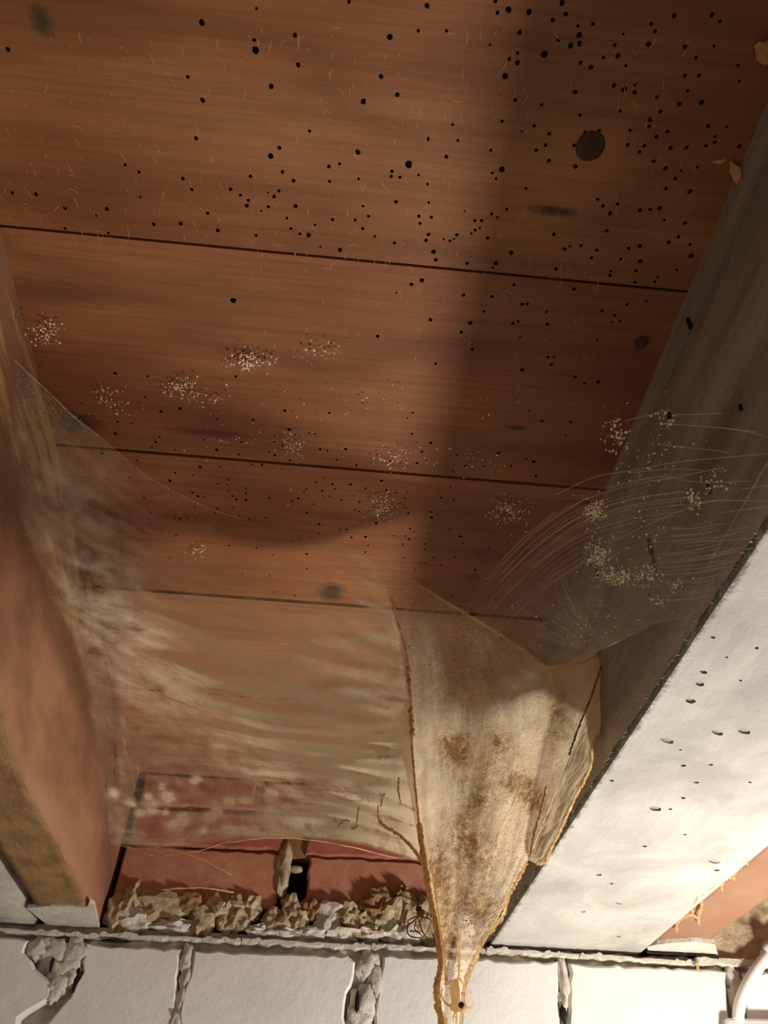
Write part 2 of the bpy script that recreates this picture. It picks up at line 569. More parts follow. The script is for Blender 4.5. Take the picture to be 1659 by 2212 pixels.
Q2 = """185,25,12 147,133,9 24,159,14 269,135,10 480,5,10 489,55,10 538,43,14 625,51,14 769,13,13 784,61,11 728,87,11 585,140,11 837,112,8 902,102,9 842,152,14 754,171,10 805,197,13 844,188,13 576,230,8 540,255,9 575,271,11 692,234,15 848,271,9 893,291,12 947,248,9 1010,241,13 997,195,9 1044,283,9 1033,147,7 1143,191,12 1154,104,8 1170,135,9 1252,69,12 1299,203,10 1425,199,7 1347,249,9 1416,64,12 1450,92,8 522,330,14 457,194,6 825,398,11 993,369,11 1037,386,13 1082,366,9 1082,399,10 1178,420,9 1299,327,9 1310,393,9 1360,326,9 1275,450,11 1371,443,13 1528,283,8 1534,352,8 56,410,12 566,432,9 680,453,8 845,497,8 1020,480,8 1193,482,10 1150,516,12 1145,546,10 1062,564,9 296,538,8 509,524,8 649,543,9 593,568,7 713,578,9 868,571,9 928,566,10 821,628,9 657,649,8 697,627,10 460,649,7 193,601,11 318,607,7 269,677,10 712,694,9 826,720,10 1052,626,9 1104,656,8 1123,630,9 1176,590,9 1225,569,9 1236,640,11 1307,636,11 1390,629,9 1400,545,10 1428,590,8 1428,614,9 1480,548,7 1534,632,10 1165,697,9 1215,728,10 1281,737,7 1352,723,8 1257,772,9 1218,815,9 1322,828,12 106,711,17 508,732,14 33,740,9 30,763,8 68,766,9 148,756,6 187,796,7 467,748,7 483,772,8 612,814,8 922,861,8 945,890,10 1008,881,9 976,922,11 1104,909,10 1149,905,9 1190,900,11 1211,950,7 1299,964,9 51,872,10 192,875,7 347,911,5 530,903,8 464,924,8 488,941,9 150,934,8 203,939,8 155,966,8 391,953,8 420,953,9 413,985,6 393,994,7 378,1008,8 314,1014,9 302,1032,6 284,1041,7 257,1034,6 447,1028,8 191,1013,9 181,1038,9 44,1050,7 213,1088,11 223,1123,10 168,1145,13 358,1138,9 549,1093,11 482,1137,11 470,1156,7 400,1178,9 526,1181,6 962,997,9 733,1013,9 778,1077,10 802,1064,6 851,1062,9 919,1081,8 896,1114,8 1022,1120,8 1056,1073,8 1104,1063,10 1107,1129,11 1229,1047,9 1272,1024,9 1321,1056,7 1326,1105,12 1088,1170,8 1182,1197,8 1170,1218,8 1084,1220,8 979,1171,7 976,1190,8 885,1212,10 967,1222,6 742,1163,9 1264,1166,7 162,1211,12 118,1229,9 53,1265,5 560,1231,7 518,1246,4 821,1249,9 342,1275,9 465,1281,8 596,1315,9 618,1313,8 430,1346,7 701,1348,7 940,1343,8 1048,1315,9 1132,1302,7 996,1363,9 1019,1388,8 986,1391,6 200,1382,10 372,1395,11 555,1396,9 578,1389,7 704,1402,9"""
Q3 = """171,282,5 497,314,10 637,326,7 1018,326,7 695,478,8 777,465,9 508,522,7 568,528,5 497,573,9 627,416,6 347,440,5 936,511,6 1093,515,7 1231,474,9 1423,484,7 1250,556,10 1276,580,6 1335,572,6 1360,574,6 1186,583,5 1183,608,6 689,588,6 673,610,7 656,633,5 1043,611,6 1493,640,8 1415,646,6 1383,641,7 1236,597,6 1220,626,5 1163,652,5 1187,667,7 1252,689,7 1278,698,7 1133,686,6 1132,708,7 1086,706,6 1031,663,6 937,644,9 881,600,5 757,645,5 1454,686,6 1540,710,7 441,659,8 592,690,6 580,718,7 1631,153,9 757,743,6 733,777,9 864,717,9 832,754,6 949,717,5 986,773,6 941,790,6 980,795,5 987,823,5 1004,843,6 1021,857,7 1063,809,5 1062,831,6 1062,860,7 832,828,7 855,844,8 879,845,5 841,890,6 1008,891,5 940,898,6 928,918,6 777,941,8 757,936,5 809,937,5 1035,927,5 1117,964,6 1077,943,5 1149,937,6 1263,865,7 1289,853,8 1164,851,6 1313,823,5 1323,813,5 1392,820,7 1355,879,6 1326,915,6 1365,783,5 1402,764,4 1436,792,7 1449,811,5 1515,793,8 1580,810,6 1475,861,5 1425,845,5 1398,843,4 1529,838,4 1553,870,6 1534,903,5 1551,910,5 1452,922,5 1379,965,7 1468,988,6 1497,988,7 1379,1003,5 1519,1022,7 1579,1020,8 1590,1057,6 1578,1085,6 1625,961,8 1648,777,8 1341,1022,5 1288,1024,4 1299,1032,4 990,1057,7 1108,1067,6 1325,1093,8 1177,1097,5 1265,1040,5 622,852,7 651,914,7 710,865,5 514,960,5 477,1024,5 558,765,6 473,746,6 580,1100,5 760,1013,5 734,1112,5 1325,1156,6 1164,1187,5 1046,1180,5 1275,1272,6 1183,1258,5"""
Q4 = """333,136,9 587,157,6 919,172,6 380,210,8 222,271,7 708,243,8 734,243,6 722,275,8 596,298,10 825,328,8 865,356,7 925,349,11 123,483,6 101,506,5 625,474,6 682,519,8 806,523,8 783,580,6 119,574,6 201,613,8 493,658,9 646,694,10 613,682,6 548,713,7 432,714,6 350,713,7 314,667,6 180,687,5 142,701,7 85,718,6 163,651,7 25,692,6 655,755,8 295,735,5 674,790,5 8,818,7 49,828,6 101,823,5 88,852,6 68,874,5 84,882,5 94,895,5 104,918,7 200,911,7 205,936,8 246,850,7 299,862,6 287,804,5 253,911,5 344,903,5 230,926,4 112,985,6 131,997,4 41,1014,5 92,1015,5 106,1029,6 80,1051,5 191,1004,5 284,987,6 275,1005,4 328,1018,8 342,1047,5 175,1050,5 173,1075,6 84,1109,5 213,1109,6 307,1107,6 243,1142,6 155,1129,4 174,1131,4 186,1133,4 135,1162,5 393,1162,7 407,1092,5 451,1070,5 420,1100,4 576,1160,7 633,1160,7 440,1210,6 534,1047,4 614,1050,4 300,1200,4 290,1275,5 452,1275,5 510,1130,4 330,1190,5 560,1230,4 480,1290,5"""
holes = []
for q, ox, oy in ((Q1, 0, 0), (Q2, 830, 0), (Q3, 0, 650), (Q4, 830, 650)):
    for tk in q.split():
        u, v, rr = map(float, tk.split(','))
        px, py = u / 2 + ox, v / 2 + oy
        p = on_plane(px, py, 2, H)
        e = on_plane(px + rr / 2, py, 2, H)
        rad = np.linalg.norm(e - p) * (0.92 if oy == 0 else 0.85)
        holes.append((p[0], p[1], rad, rad * (0.85 + 0.3 * rng.random()), rng.random() * 3))

kp = lambda x, y: on_plane(x, y, 2, H)


def knot(x, y, ax, ay, rot, c, amt):
    p = kp(x, y)
    k = np.linalg.norm(p) / F_PX
    return (p[0], p[1], ax * k, ay * k * 1.3, rot, c, amt)


BLK, RED, DBR = (0.035, 0.022, 0.014), (0.16, 0.025, 0.018), (0.10, 0.04, 0.018)
knots = {
    1: [knot(90, 45, 24, 26, 0, (0.06, 0.045, 0.02), 0.95), knot(1195, 456, 62, 10, 0.08, (0.05, 0.03, 0.016), 0.85), knot(1440, 300, 90, 60, 0, (0.18, 0.05, 0.03), 0.45)],
    2: [knot(450, 935, 110, 13, 0.0, RED, 0.9), knot(165, 912, 62, 24, 0.1, BLK, 0.9), knot(1385, 740, 19, 20, 0, BLK, 0.9),
        knot(1115, 924, 34, 7, 0.0, BLK, 0.85), knot(110, 630, 150, 34, 0.1, DBR, 0.6), knot(1380, 900, 130, 120, 0, (0.20, 0.04, 0.025), 0.35)],
    3: [knot(715, 1278, 38, 32, 0, BLK, 0.85), knot(1020, 1245, 24, 14, 0, DBR, 0.6), knot(1260, 1085, 60, 7, 0, BLK, 0.8)],
    4: [knot(300, 1560, 120, 60, 0, (0.25, 0.06, 0.03), 0.6)],
    5: [],
}
ceiling = empty('ceiling', (0, 0.5, H))
ceiling['kind'] = 'structure'
M['hole'] = plain('bored_hole', (0.05, 0.02, 0.01), 0.9, 0.1)
bounds = [(-0.35, 0.068), (0.0695, 0.2660), (0.2680, 0.4652), (0.4685, 0.6638), (0.6690, 0.870), (0.8725, 1.20)]
PX0, PX1 = -0.75, 1.0
for i, (y0, y1) in enumerate(bounds):
    pal = {} if i < 2 else dict(dark=(0.20, 0.067, 0.026), mid=(0.29, 0.105, 0.041), light=(0.36, 0.145, 0.06)) if i < 4 else dict(dark=(0.27, 0.11, 0.05), mid=(0.38, 0.17, 0.082), light=(0.45, 0.22, 0.115))  # boards under the web paler: its haze and scattered light put into their colour
    wm = wood('pine_board_%d' % i, i + 1, knots.get(i, ()) if i else (), **pal)
    hz = [h for h in holes if y0 < h[1] < y1]
    V, Fc, mi = holed_plate(PX0, PX1, y0, y1, H, 0.022, hz, 0.006)
    mesh('plank', V, Fc, None, ceiling, mats=[wm, M['hole']], midx=mi)
V, Fc = box(PX0, PX1, -0.35, 1.2, H + 0.0225, H + 0.03)
mesh('board_backing', V, Fc, M['gap_shade'], ceiling)


# big rusty nail heads driven into the boards
def nail(px, py, rpx):
    p = kp(px, py)
    rr = rpx * np.linalg.norm(p) / F_PX * 0.95
    V, Fc = [], []
    rings = [(1.0, 0.0005), (1.0, -0.0006), (0.86, -0.0012), (0.5, -0.0015), (0.0, -0.0014)]
    n = 22
    for (s, dz) in rings[:-1]:
        for j in range(n):
            a = 2 * math.pi * j / n
            q = 1 + 0.05 * noise.noise(Vector((math.cos(a) * 2, math.sin(a) * 2, px)))
            V.append((p[0] + rr * s * q * math.cos(a), p[1] + rr * s * q * math.sin(a), H + dz + 0.0003 * noise.noise(Vector((j * 0.9, s * 9, px)))))
    V.append((p[0], p[1], H - 0.0012))
    for k in range(3):
        for j in range(n):
            Fc.append((k * n + j, k * n + (j + 1) % n, (k + 1) * n + (j + 1) % n, (k + 1) * n + j))
    for j in range(n):
        Fc.append((3 * n + j, 3 * n + (j + 1) % n, 4 * n))
    o = mesh('nail_head', V, Fc, M['rust'], ceiling, smooth=True)
    o['label'] = 'round rusty nail head driven into the board'


nail(1275, 315, 29)
nail(1385, 740, 14)

# thin pale scuffs across the grain of the first boards
parts = []
for k in range(520):
    if k < 400:
        px, py = rng.random() * 1500, 60 + rng.random() ** 0.8 * 470
    else:
        px, py = 500 + rng.random() * 800, 520 + rng.random() * 260
    p = kp(px, py)
    ln = (0.0025 + 0.009 * rng.random() ** 2)
    ang = math.pi / 2 + rng.normal() * 0.35 if rng.random() < 0.85 else rng.normal() * 0.3
    cv = rng.normal() * 0.35
    w = 0.00012 + 0.00018 * rng.random()
    pts = []
    for s in np.linspace(-0.5, 0.5, 5):
        a = ang + cv * s * 2
        pts.append((p[0] + ln * s * math.cos(a), p[1] + ln * s * math.sin(a)))
    V = []
    for j, q in enumerate(pts):
        ww = w * (1 - abs(j - 2) / 2.6)
        V += [(q[0] - ww * math.sin(ang), q[1] + ww * math.cos(ang), H - 0.00012), (q[0] + ww * math.sin(ang), q[1] - ww * math.cos(ang), H - 0.00012)]
    parts.append((V, [(2 * j, 2 * j + 1, 2 * j + 3, 2 * j + 2) for j in range(4)]))
V, Fc = join(parts)
tag(mesh('scuff_marks', V, Fc, M['scuff'], ceiling), kind='stuff')


# ------------------------------------------------------------------ joists
def joist_side_mat():
    m = NT('grimy_joist_side')
    v = m.coords()
    a = m.noise(m.mapping(v, scale=(20, 4, 30)), 1.0, 5, 0.6)
    b = m.noise(v, 60, 5, 0.65)
    st = m.noise(m.mapping(v, scale=(30, 8, 200)), 1.0, 4, 0.65)
    c = m.ramp(a, [(0.30, (0.22, 0.17, 0.12)), (0.55, (0.34, 0.275, 0.205)), (0.75, (0.45, 0.38, 0.29))])
    c = m.mix(m.math('MULTIPLY', m.ramp(st, [(0.5, 0.0), (0.75, 1.0)]), 0.28), c, (0.09, 0.06, 0.04))
    sep = m.n('ShaderNodeSeparateXYZ'); m.set(sep.inputs[0], v)
    zz = m.math('ADD', sep.outputs[2], m.math('MULTIPLY', m.math('SUBTRACT', b, 0.5), 0.03))
    rim = m.n('ShaderNodeMapRange'); m.set(rim.inputs[0], zz)
    for i, val in ((1, 0.322), (2, 0.300), (3, 0.0), (4, 1.0)):
        rim.inputs[i].default_value = val
    c = m.mix(m.math('MULTIPLY', rim.outputs[0], 0.65), c, (0.50, 0.45, 0.36))
    h = m.math('ADD', m.math('MULTIPLY', b, 0.9), m.math('ADD', m.math('MULTIPLY', m.noise(v, 330, 4, 0.7), 0.4), m.math('MULTIPLY', st, 0.4)))
    return m.principled(c, 0.9, m.bump(h, 0.75, 0.004), 0.15)


M['joist_side'] = joist_side_mat()

jr = empty('ceiling_joist', (0.33, 0.4, ZB))
tag(jr, 'wide limewashed joist with a bright pitted underside and grimy brown side, above the junction box', 'joist', 'ceiling joists')
pits = []
for (px, py, a, b) in [(1540, 1377, 10, 4), (1635, 1400, 8, 4), (1520, 1452, 16, 6), (1512, 1478, 16, 7), (1492, 1514, 20, 9), (1550, 1583, 26, 7), (1608, 1580, 26, 9), (1567, 1576, 8, 4), (1440, 1600, 28, 9),
                       (1320, 1686, 12, 5), (1476, 1654, 10, 5), (1536, 1652, 8, 4), (1504, 1690, 10, 5), (1476, 1724, 8, 4), (1416, 1747, 24, 9), (1448, 1748, 6, 4), (1235, 1745, 12, 5), (1415, 1750, 6, 3),
                       (1392, 1828, 10, 4), (1294, 1890, 9, 6), (1320, 1909, 7, 5), (1337, 1952, 13, 5), (1543, 1861, 26, 8), (1548, 1880, 9, 5), (1260, 1970, 7, 5), (1335, 2023, 9, 5), (1470, 1620, 5, 3), (1600, 1470, 6, 3), (1570, 1420, 6, 3), (1620, 1690, 7, 3), (1480, 1803, 6, 3)]:
    p = on_plane(px, py, 2, ZB)
    k = np.linalg.norm(p) / F_PX
    pits.append((p[0], p[1], a * 0.62 * k, b * 0.9 * k, 0.55))
V, Fc, mi = holed_plate(XR + 0.002, XR2, -0.30, YW + 0.03, ZB, 0.01, pits, 0.0014, seg=10)
M['pit'] = plain('pit_bare_wood', (0.34, 0.30, 0.25), 0.9, 0.1)
mesh('underside', V, Fc, None, jr, mats=[M['limewash'], M['pit']], midx=mi)
# body with a roughened, subdivided inner side
ny, nz = 260, 40
ys, zs = np.linspace(-0.30, YW + 0.03, ny), np.linspace(ZB + 0.0005, H, nz)
V = []
for y in ys:
    for z in zs:
        low = max(0.0, 1 - (z - ZB) / 0.045)
        n1 = noise.noise(Vector((y * 60, z * 90, 3.1)))
        n2 = noise.noise(Vector((y * 230, z * 260, 8.1)))
        V.append((XR + 0.0012 * n1 * (0.5 + low) + 0.0011 * n2 * low - 0.003 * low, y, z))
Fc = [(i * nz + j, i * nz + j + 1, (i + 1) * nz + j + 1, (i + 1) * nz + j) for i in range(ny - 1) for j in range(nz - 1)]
o = len(V)
V += [(XR2, -0.30, ZB + 0.01), (XR2, YW + 0.03, ZB + 0.01), (XR2, YW + 0.03, H), (XR2, -0.30, H), (XR + 0.002, -0.30, H), (XR + 0.002, YW + 0.03, H), (XR + 0.002, -0.30, ZB + 0.01), (XR + 0.002, YW + 0.03, ZB + 0.01)]
Fc += [(o, o + 1, o + 2, o + 3), (o + 4, o + 3, o + 2, o + 5), (o + 6, o, o + 3, o + 4), (o + 7, o + 5, o + 2, o + 1)]
mesh('joist_body', V, Fc, M['joist_side'], jr, smooth=True)
# fuzz and crumbs caught along the lower arris
parts = []
for k in range(420):
    y = 0.15 + rng.random() * 0.95
    z = ZB + abs(rng.normal()) * 0.009
    ln = 0.0005 + 0.0014 * rng.random()
    d = np.array([-1.0, rng.normal() * 0.6, rng.normal() * 0.6 - 0.3])
    b = np.array([XR - 0.0012 - 0.002 * rng.random(), y, z])
    V, Fc = tube([b + 0.001 * np.array([1, 0, 0]), b + d * ln * 0.6, b + d * ln + np.array([0, rng.normal() * 0.0006, rng.normal() * 0.0006])], [0.00035, 0.00028, 0.0001], 3, 0, False)
    parts.append((V, Fc))
V, Fc = join(parts)
tag(mesh('plaster_fuzz', V, Fc, M['fuzz'], jr), kind='stuff')
# raised lip where the limewash stops on the side
pl = [on_plane(x, y, 0, XR - 0.001) for x, y in [(1760, 820), (1700, 925), (1659, 1000), (1610, 1085), (1560, 1170), (1520, 1245), (1478, 1322), (1440, 1390)]]
pl = catmull(pl, 14)
V, Fc = tube(pl, np.array([0.0011 * (1 + 0.9 * noise.noise(Vector((i * 0.7, 2, 2)))) for i in range(len(pl))]), 6, 0.4)
mesh('plaster_lip', V, Fc, M['limewash_grey'], jr, smooth=True)
# short black cracks in the side
for (px, py, rx, rz) in [(1405, 1185, 9, 30), (1412, 1215, 4, 24), (1446, 900, 6, 12), (1290, 1240, 6, 16), (1532, 1055, 5, 16), (1403, 1290, 5, 8), (1490, 700, 7, 18), (1600, 880, 4, 10)]:
    p = on_plane(px, py, 0, XR - 0.0005)
    s = np.linalg.norm(p) / F_PX
    V, Fc = lump(p, (0.0012, rx * s, rz * s), px, 0.5, 1.8, ICO2)
    mesh('crack', V, Fc, M['gap_shade'], jr, smooth=True)
# torn splinters at the top edge
for (pa, pb, w) in [((1575, 345), (1592, 395), 0.003), ((1535, 345), (1565, 335), 0.0012), ((1632, 90), (1659, 130), 0.005)]:
    a, b = kp(*pa), kp(*pb)
    V, Fc = tube(catmull([a + (0, 0, -0.003), (a + b) / 2 + (0.001, 0, -0.006), b + (0, 0, -0.004)], 4), [w * 0.3, w * 0.5, w, w, w * 0.9, w * 0.9, w * 0.7, w * 0.6, w * 0.2], 6, 0.25)
    mesh('splinter', V, Fc, M['scuff'], jr)


def timber_joist(x0a, x0b, x1a, x1b, zb, label, side_mat, under_mat, seed, ztop=H - 0.0005, low=None, yb=YW + 0.03):
    """joist whose two lower arrises run from (x?a, y=-0.3) to (x?b, y=yb)"""
    e = empty('ceiling_joist', ((x0b + x1b) / 2, 0.4, zb))
    tag(e, label, 'joist', 'ceiling joists')
    n, nz = 150, 14
    ys = np.linspace(-0.3, yb, n)
    V, Fc, mi = [], [], []
    prof = [('l', s) for s in np.linspace(1, 0, nz)] + [('b', s) for s in np.linspace(0, 1, 8)[1:-1]] + [('r', s) for s in np.linspace(0, 1, nz)]
    np_ = len(prof)
    for y in ys:
        t = (y + 0.3) / (yb + 0.3)
        xa, xb = x0a + (x0b - x0a) * t, x1a + (x1b - x1a) * t
        for (w, s) in prof:
            nn = noise.noise(Vector((y * 26, s * 3 + seed, ord(w)))) * 0.0012
            n2 = noise.noise(Vector((y * 120, s * 22, seed))) * 0.0005
            ed = 0.0018 * (1 + noise.noise(Vector((y * 40, seed, ord(w)))))
            if w == 'b':
                xl = xb if low is None else float(np.interp(y, [q[0] for q in low], [q[1] for q in low]))
                V.append((xa + (xl - xa) * s, y, zb + nn + n2))
            elif w == 'l':
                V.append((xa + (ed if s == 0 else nn + n2), y, zb + (ztop - zb) * s))
            else:
                xl = xb if low is None else float(np.interp(y, [q[0] for q in low], [q[1] for q in low]))
                V.append((xl + (xb - xl) * min(1.0, s * 1.6) - (ed if s == 0 else nn + n2), y, zb + (ztop - zb) * s))
    for i in range(n - 1):
        for j in range(np_ - 1):
            Fc.append((i * np_ + j, i * np_ + j + 1, (i + 1) * np_ + j + 1, (i + 1) * np_ + j))
            mi.append(1 if nz - 1 <= j < nz + 6 else 0)
    Fc.append(tuple(range(np_))); mi.append(0)
    Fc.append(tuple((n - 1) * np_ + j for j in range(np_ - 1, -1, -1))); mi.append(0)
    mesh('joist_body', V, Fc, None, e, smooth=True, mats=[side_mat, under_mat], midx=mi)
    return e


def streaky_side():
    m = NT('orange_joist_side')
    v = m.coords()
    a = m.noise(m.mapping(v, scale=(10, 7, 14)), 1.0, 4, 0.6)
    st = m.noise(m.mapping(v, scale=(20, 10, 60)), 1.0, 4, 0.6)
    c = m.ramp(a, [(0.3, (0.22, 0.115, 0.065)), (0.55, (0.27, 0.145, 0.083)), (0.75, (0.32, 0.178, 0.105))])
    c = m.mix(m.math('MULTIPLY', m.ramp(st, [(0.48, 0.0), (0.75, 1.0)]), 0.4), c, (0.30, 0.10, 0.045))
    return m.principled(c, 0.7, m.bump(m.math('ADD', st, m.noise(v, 300, 3, 0.7)), 0.3, 0.0015), 0.25)


def banded_side():  # darker brown above a sloping line, plus olive stains on that part
    m = NT('banded_joist_side')
    v = m.coords()
    a = m.noise(m.mapping(v, scale=(10, 7, 14)), 1.0, 4, 0.6)
    st = m.noise(m.mapping(v, scale=(20, 9, 60)), 1.0, 4, 0.6)
    c = m.ramp(a, [(0.36, (0.20, 0.092, 0.05)), (0.52, (0.285, 0.135, 0.075)), (0.66, (0.36, 0.178, 0.10))])
    c = m.mix(m.math('MULTIPLY', m.ramp(st, [(0.48, 0.0), (0.75, 1.0)]), 0.35), c, (0.32, 0.13, 0.06))
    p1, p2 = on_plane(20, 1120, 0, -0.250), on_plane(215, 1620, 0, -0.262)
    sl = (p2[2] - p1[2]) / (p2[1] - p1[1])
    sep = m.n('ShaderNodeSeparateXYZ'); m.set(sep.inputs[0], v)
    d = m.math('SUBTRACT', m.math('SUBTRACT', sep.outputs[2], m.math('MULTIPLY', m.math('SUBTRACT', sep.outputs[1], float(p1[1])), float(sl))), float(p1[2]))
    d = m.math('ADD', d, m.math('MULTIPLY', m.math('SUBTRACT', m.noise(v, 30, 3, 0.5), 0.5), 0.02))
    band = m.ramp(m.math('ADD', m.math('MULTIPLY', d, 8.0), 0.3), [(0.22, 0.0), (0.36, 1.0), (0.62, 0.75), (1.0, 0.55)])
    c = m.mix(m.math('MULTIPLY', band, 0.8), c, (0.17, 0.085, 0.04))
    ol = m.noise(m.mapping(v, scale=(25, 9, 75)), 1.0, 3, 0.5, 0.4)
    up = m.ramp(m.math('MULTIPLY', d, 8.0), [(0.15, 0.0), (0.5, 1.0)])
    c = m.mix(m.math('MULTIPLY', m.math('MULTIPLY', m.ramp(ol, [(0.50, 0.0), (0.60, 1.0)]), up), 0.75), c, (0.46, 0.28, 0.10))
    return m.principled(c, 0.75, m.bump(m.math('ADD', st, m.noise(v, 300, 3, 0.7)), 0.3, 0.0015), 0.2)


M['side_orange'] = streaky_side()
M['side_banded'] = banded_side()
M['under_brown'] = plaster('rough_brown_sawn', (0.33, 0.19, 0.085), (0.15, 0.075, 0.03), 0.7, 2.0, 0.9, streak=(60, 16, 40))
jl = timber_joist(-0.300, -0.337, -0.238, -0.2715, ZB - 0.002, 'narrow orange timber joist with rough brown underside, beside the black gap in the wall', M['side_banded'], M['under_brown'], 1.0, low=[(q[1], q[0]) for q in [on_plane(x, y, 2, ZB - 0.002) for (x, y) in [(-120, 1200), (0, 1480), (15, 1570), (38, 1645), (65, 1710), (108, 1785), (160, 1890), (213, 2005)]]])
jr2 = timber_joist(0.436, 0.437, 0.512, 0.510, ZB + 0.006, 'narrow orange timber joist tight against the limewashed joist, crumbs along its dark crack', M['side_orange'], M['side_orange'], 2.0)
jll = timber_joist(-0.62, -0.62, -0.315, -0.350, ZB - 0.004, 'grey roughcast joist in the corner past the dark slit', M['limewash_grey'], M['limewash_grey'], 3.0)

# ------------------------------------------------------------------ wall
wall = empty('wall_back', (0.1, YW, 0.25))
wall['kind'] = 'structure'


def wp(px, py, y=YW):
    p = on_plane(px, py, 1, y)
    return (p[0], p[2])


white = [
    [(-170, 2004), (62, 2030), (56, 2058), (80, 2092), (114, 2120), (110, 2158), (40, 2200), (30, 2300), (-170, 2300)],
    [(186, 2040), (392, 2050), (386, 2110), (380, 2160), (362, 2300), (88, 2300), (100, 2215), (152, 2150), (176, 2100)],
    [(420, 2054), (752, 2066), (768, 2080), (764, 2115), (748, 2145), (744, 2200), (764, 2300), (384, 2300), (390, 2170), (408, 2110)],
    [(828, 2064), (1206, 2080), (1212, 2300), (800, 2300), (812, 2170)],
    [(1230, 2082), (1566, 2098), (1570, 2160), (1590, 2300), (1224, 2300)],
    [(1604, 2100), (1900, 2112), (1900, 2300), (1618, 2300)],
]
for k, pts in enumerate(white):
    V, Fc = extrude_outline([wp(*p) for p in pts], YW - 0.004 + 0.002 * (k % 2), YW + 0.05, 0.003, 0.0035, 0.004)
    mesh('brick', V, Fc, M['paint'], wall)
# narrow painted mortar bed over the white bricks, broken into runs
for k, (xa, ya, xb, yb, t) in enumerate([(-170, 1996, 215, 2020, 9), (216, 2016, 520, 2030, 10), (522, 2028, 800, 2042, 12), (802, 2040, 1048, 2052, 8), (1050, 2048, 1250, 2062, 12), (1252, 2060, 1500, 2078, 12), (1502, 2068, 1900, 2086, 20)]):
    n = 26
    up = [wp(xa + (xb - xa) * s, ya + (yb - ya) * s - 1 + 4 * noise.noise(Vector((s * 9, k, 0)))) for s in np.linspace(0, 1, n)]
    dn = [wp(xa + (xb - xa) * s, ya + (yb - ya) * s + t * 0.75 + 7 * noise.noise(Vector((s * 13, k, 5)))) for s in np.linspace(1, 0, n)]
    V, Fc = extrude_outline(up + dn, YW - 0.0036, YW + 0.03, 0.0012, 0.001, 0.002)
    mesh('mortar_bed', V, Fc, M['mortar_white'], wall)
# mortar between and behind the bricks: a rough recessed core
nx, nz = 300, 130
xs, zs = np.linspace(-0.75, 1.0, nx), np.linspace(0.05, 0.292, nz)
V = []
for x in xs:
    for z in zs:
        q = noise.noise(Vector((x * 38, z * 38, 2))) * 0.6 + noise.noise(Vector((x * 90, z * 90, 5))) * 0.4
        V.append((x, YW + 0.012 + 0.016 * q, z))
Fc = [(i * nz + j, (i + 1) * nz + j, (i + 1) * nz + j + 1, i * nz + j + 1) for i in range(nx - 1) for j in range(nz - 1)]
mesh('mortar_core', V, Fc, M['mortar_white'], wall, smooth=True)
V, Fc = box(-0.8, 1.05, YW + 0.045, YW + 0.09, 0.0, H + 0.02)
mesh('wall_core', V, Fc, M['gap_shade'], wall)
# patches of joint mortar that bulge out of the joints
k = 0
for (px, py, rx, rz) in [(85, 2050, 20, 20), (120, 2060, 24, 24), (160, 2062, 24, 28), (140, 2095, 26, 24), (128, 2125, 20, 22), (118, 2150, 10, 14), (155, 2110, 14, 20), (404, 2075, 13, 26), (404, 2120, 12, 26), (395, 2165, 12, 28), (382, 2205, 12, 24),
                         (795, 2090, 22, 26), (812, 2120, 14, 26), (790, 2165, 26, 30), (775, 2205, 26, 24), (1217, 2120, 9, 40), (1216, 2165, 9, 18), (1585, 2120, 14, 26), (1590, 2165, 14, 28)]:
    k += 1
    p = on_plane(px, py, 1, YW + 0.004)
    s = np.linalg.norm(p) / F_PX
    V, Fc = lump(p, (rx * s, 0.008, rz * s), 40 + k, 0.5, 2.0, ICO3)
    mesh('joint_mortar', V, Fc, M['mortar_white'], wall, smooth=True)
# red bricks between the joists and over the white course
zc = lambda py, px=600: on_plane(px, py, 1, YW + 0.01)[2]
z0, z1 = 0.322, 0.395
courses = [(z0, z1, [(-0.264, -0.052), (-0.012, 0.226)]), (0.3965, 0.447, [(-0.262, -0.050), (-0.018, 0.226)]), (0.452, 0.498, [(-0.262, -0.10), (-0.085, 0.1), (0.115, 0.226)])]
for ci, (a, b, spans) in enumerate(courses):
    for si, (x0, x1) in enumerate(spans):
        V, Fc = extrude_outline([(x0, a), (x1, a + 0.002), (x1, b), (x0, b)], YW + 0.008 + 0.003 * si, YW + 0.05, 0.003, 0.003, 0.004)
        mesh('brick', V, Fc, M['brick'] if ci == 0 else M['brick_dark'], wall)
for (x0, x1, a, b) in [(0.53, 0.75, 0.322, 0.388), (0.77, 1.0, 0.322, 0.388), (0.53, 0.66, 0.397, 0.447), (0.68, 0.9, 0.397, 0.447), (0.53, 0.78, 0.455, 0.498)]:
    V, Fc = extrude_outline([(x0, a), (x1, a), (x1, b), (x0, b)], YW + 0.008, YW + 0.05, 0.003, 0.003, 0.004)
    mesh('brick', V, Fc, M['mortar_white'], wall)
V, Fc = box(-0.258, 0.228, YW + 0.016, YW + 0.04, 0.394, 0.499)
mesh('mortar_core', V, Fc, M['under_brown'], wall)
# upright mortar left standing in the joint of the red course
p = on_plane(612, 1880, 1, YW + 0.012)
V, Fc = lump(p, (0.010, 0.012, 0.036), 77, 0.35, 1.6, ICO3)
mesh('joint_mortar', V, Fc, M['mortar'], wall, smooth=True)
p = on_plane(640, 1878, 1, YW + 0.02)
V, Fc = lump(p, (0.010, 0.008, 0.005), 78, 0.35, 1.6, ICO2)
mesh('joint_mortar', V, Fc, M['mortar'], wall, smooth=True)
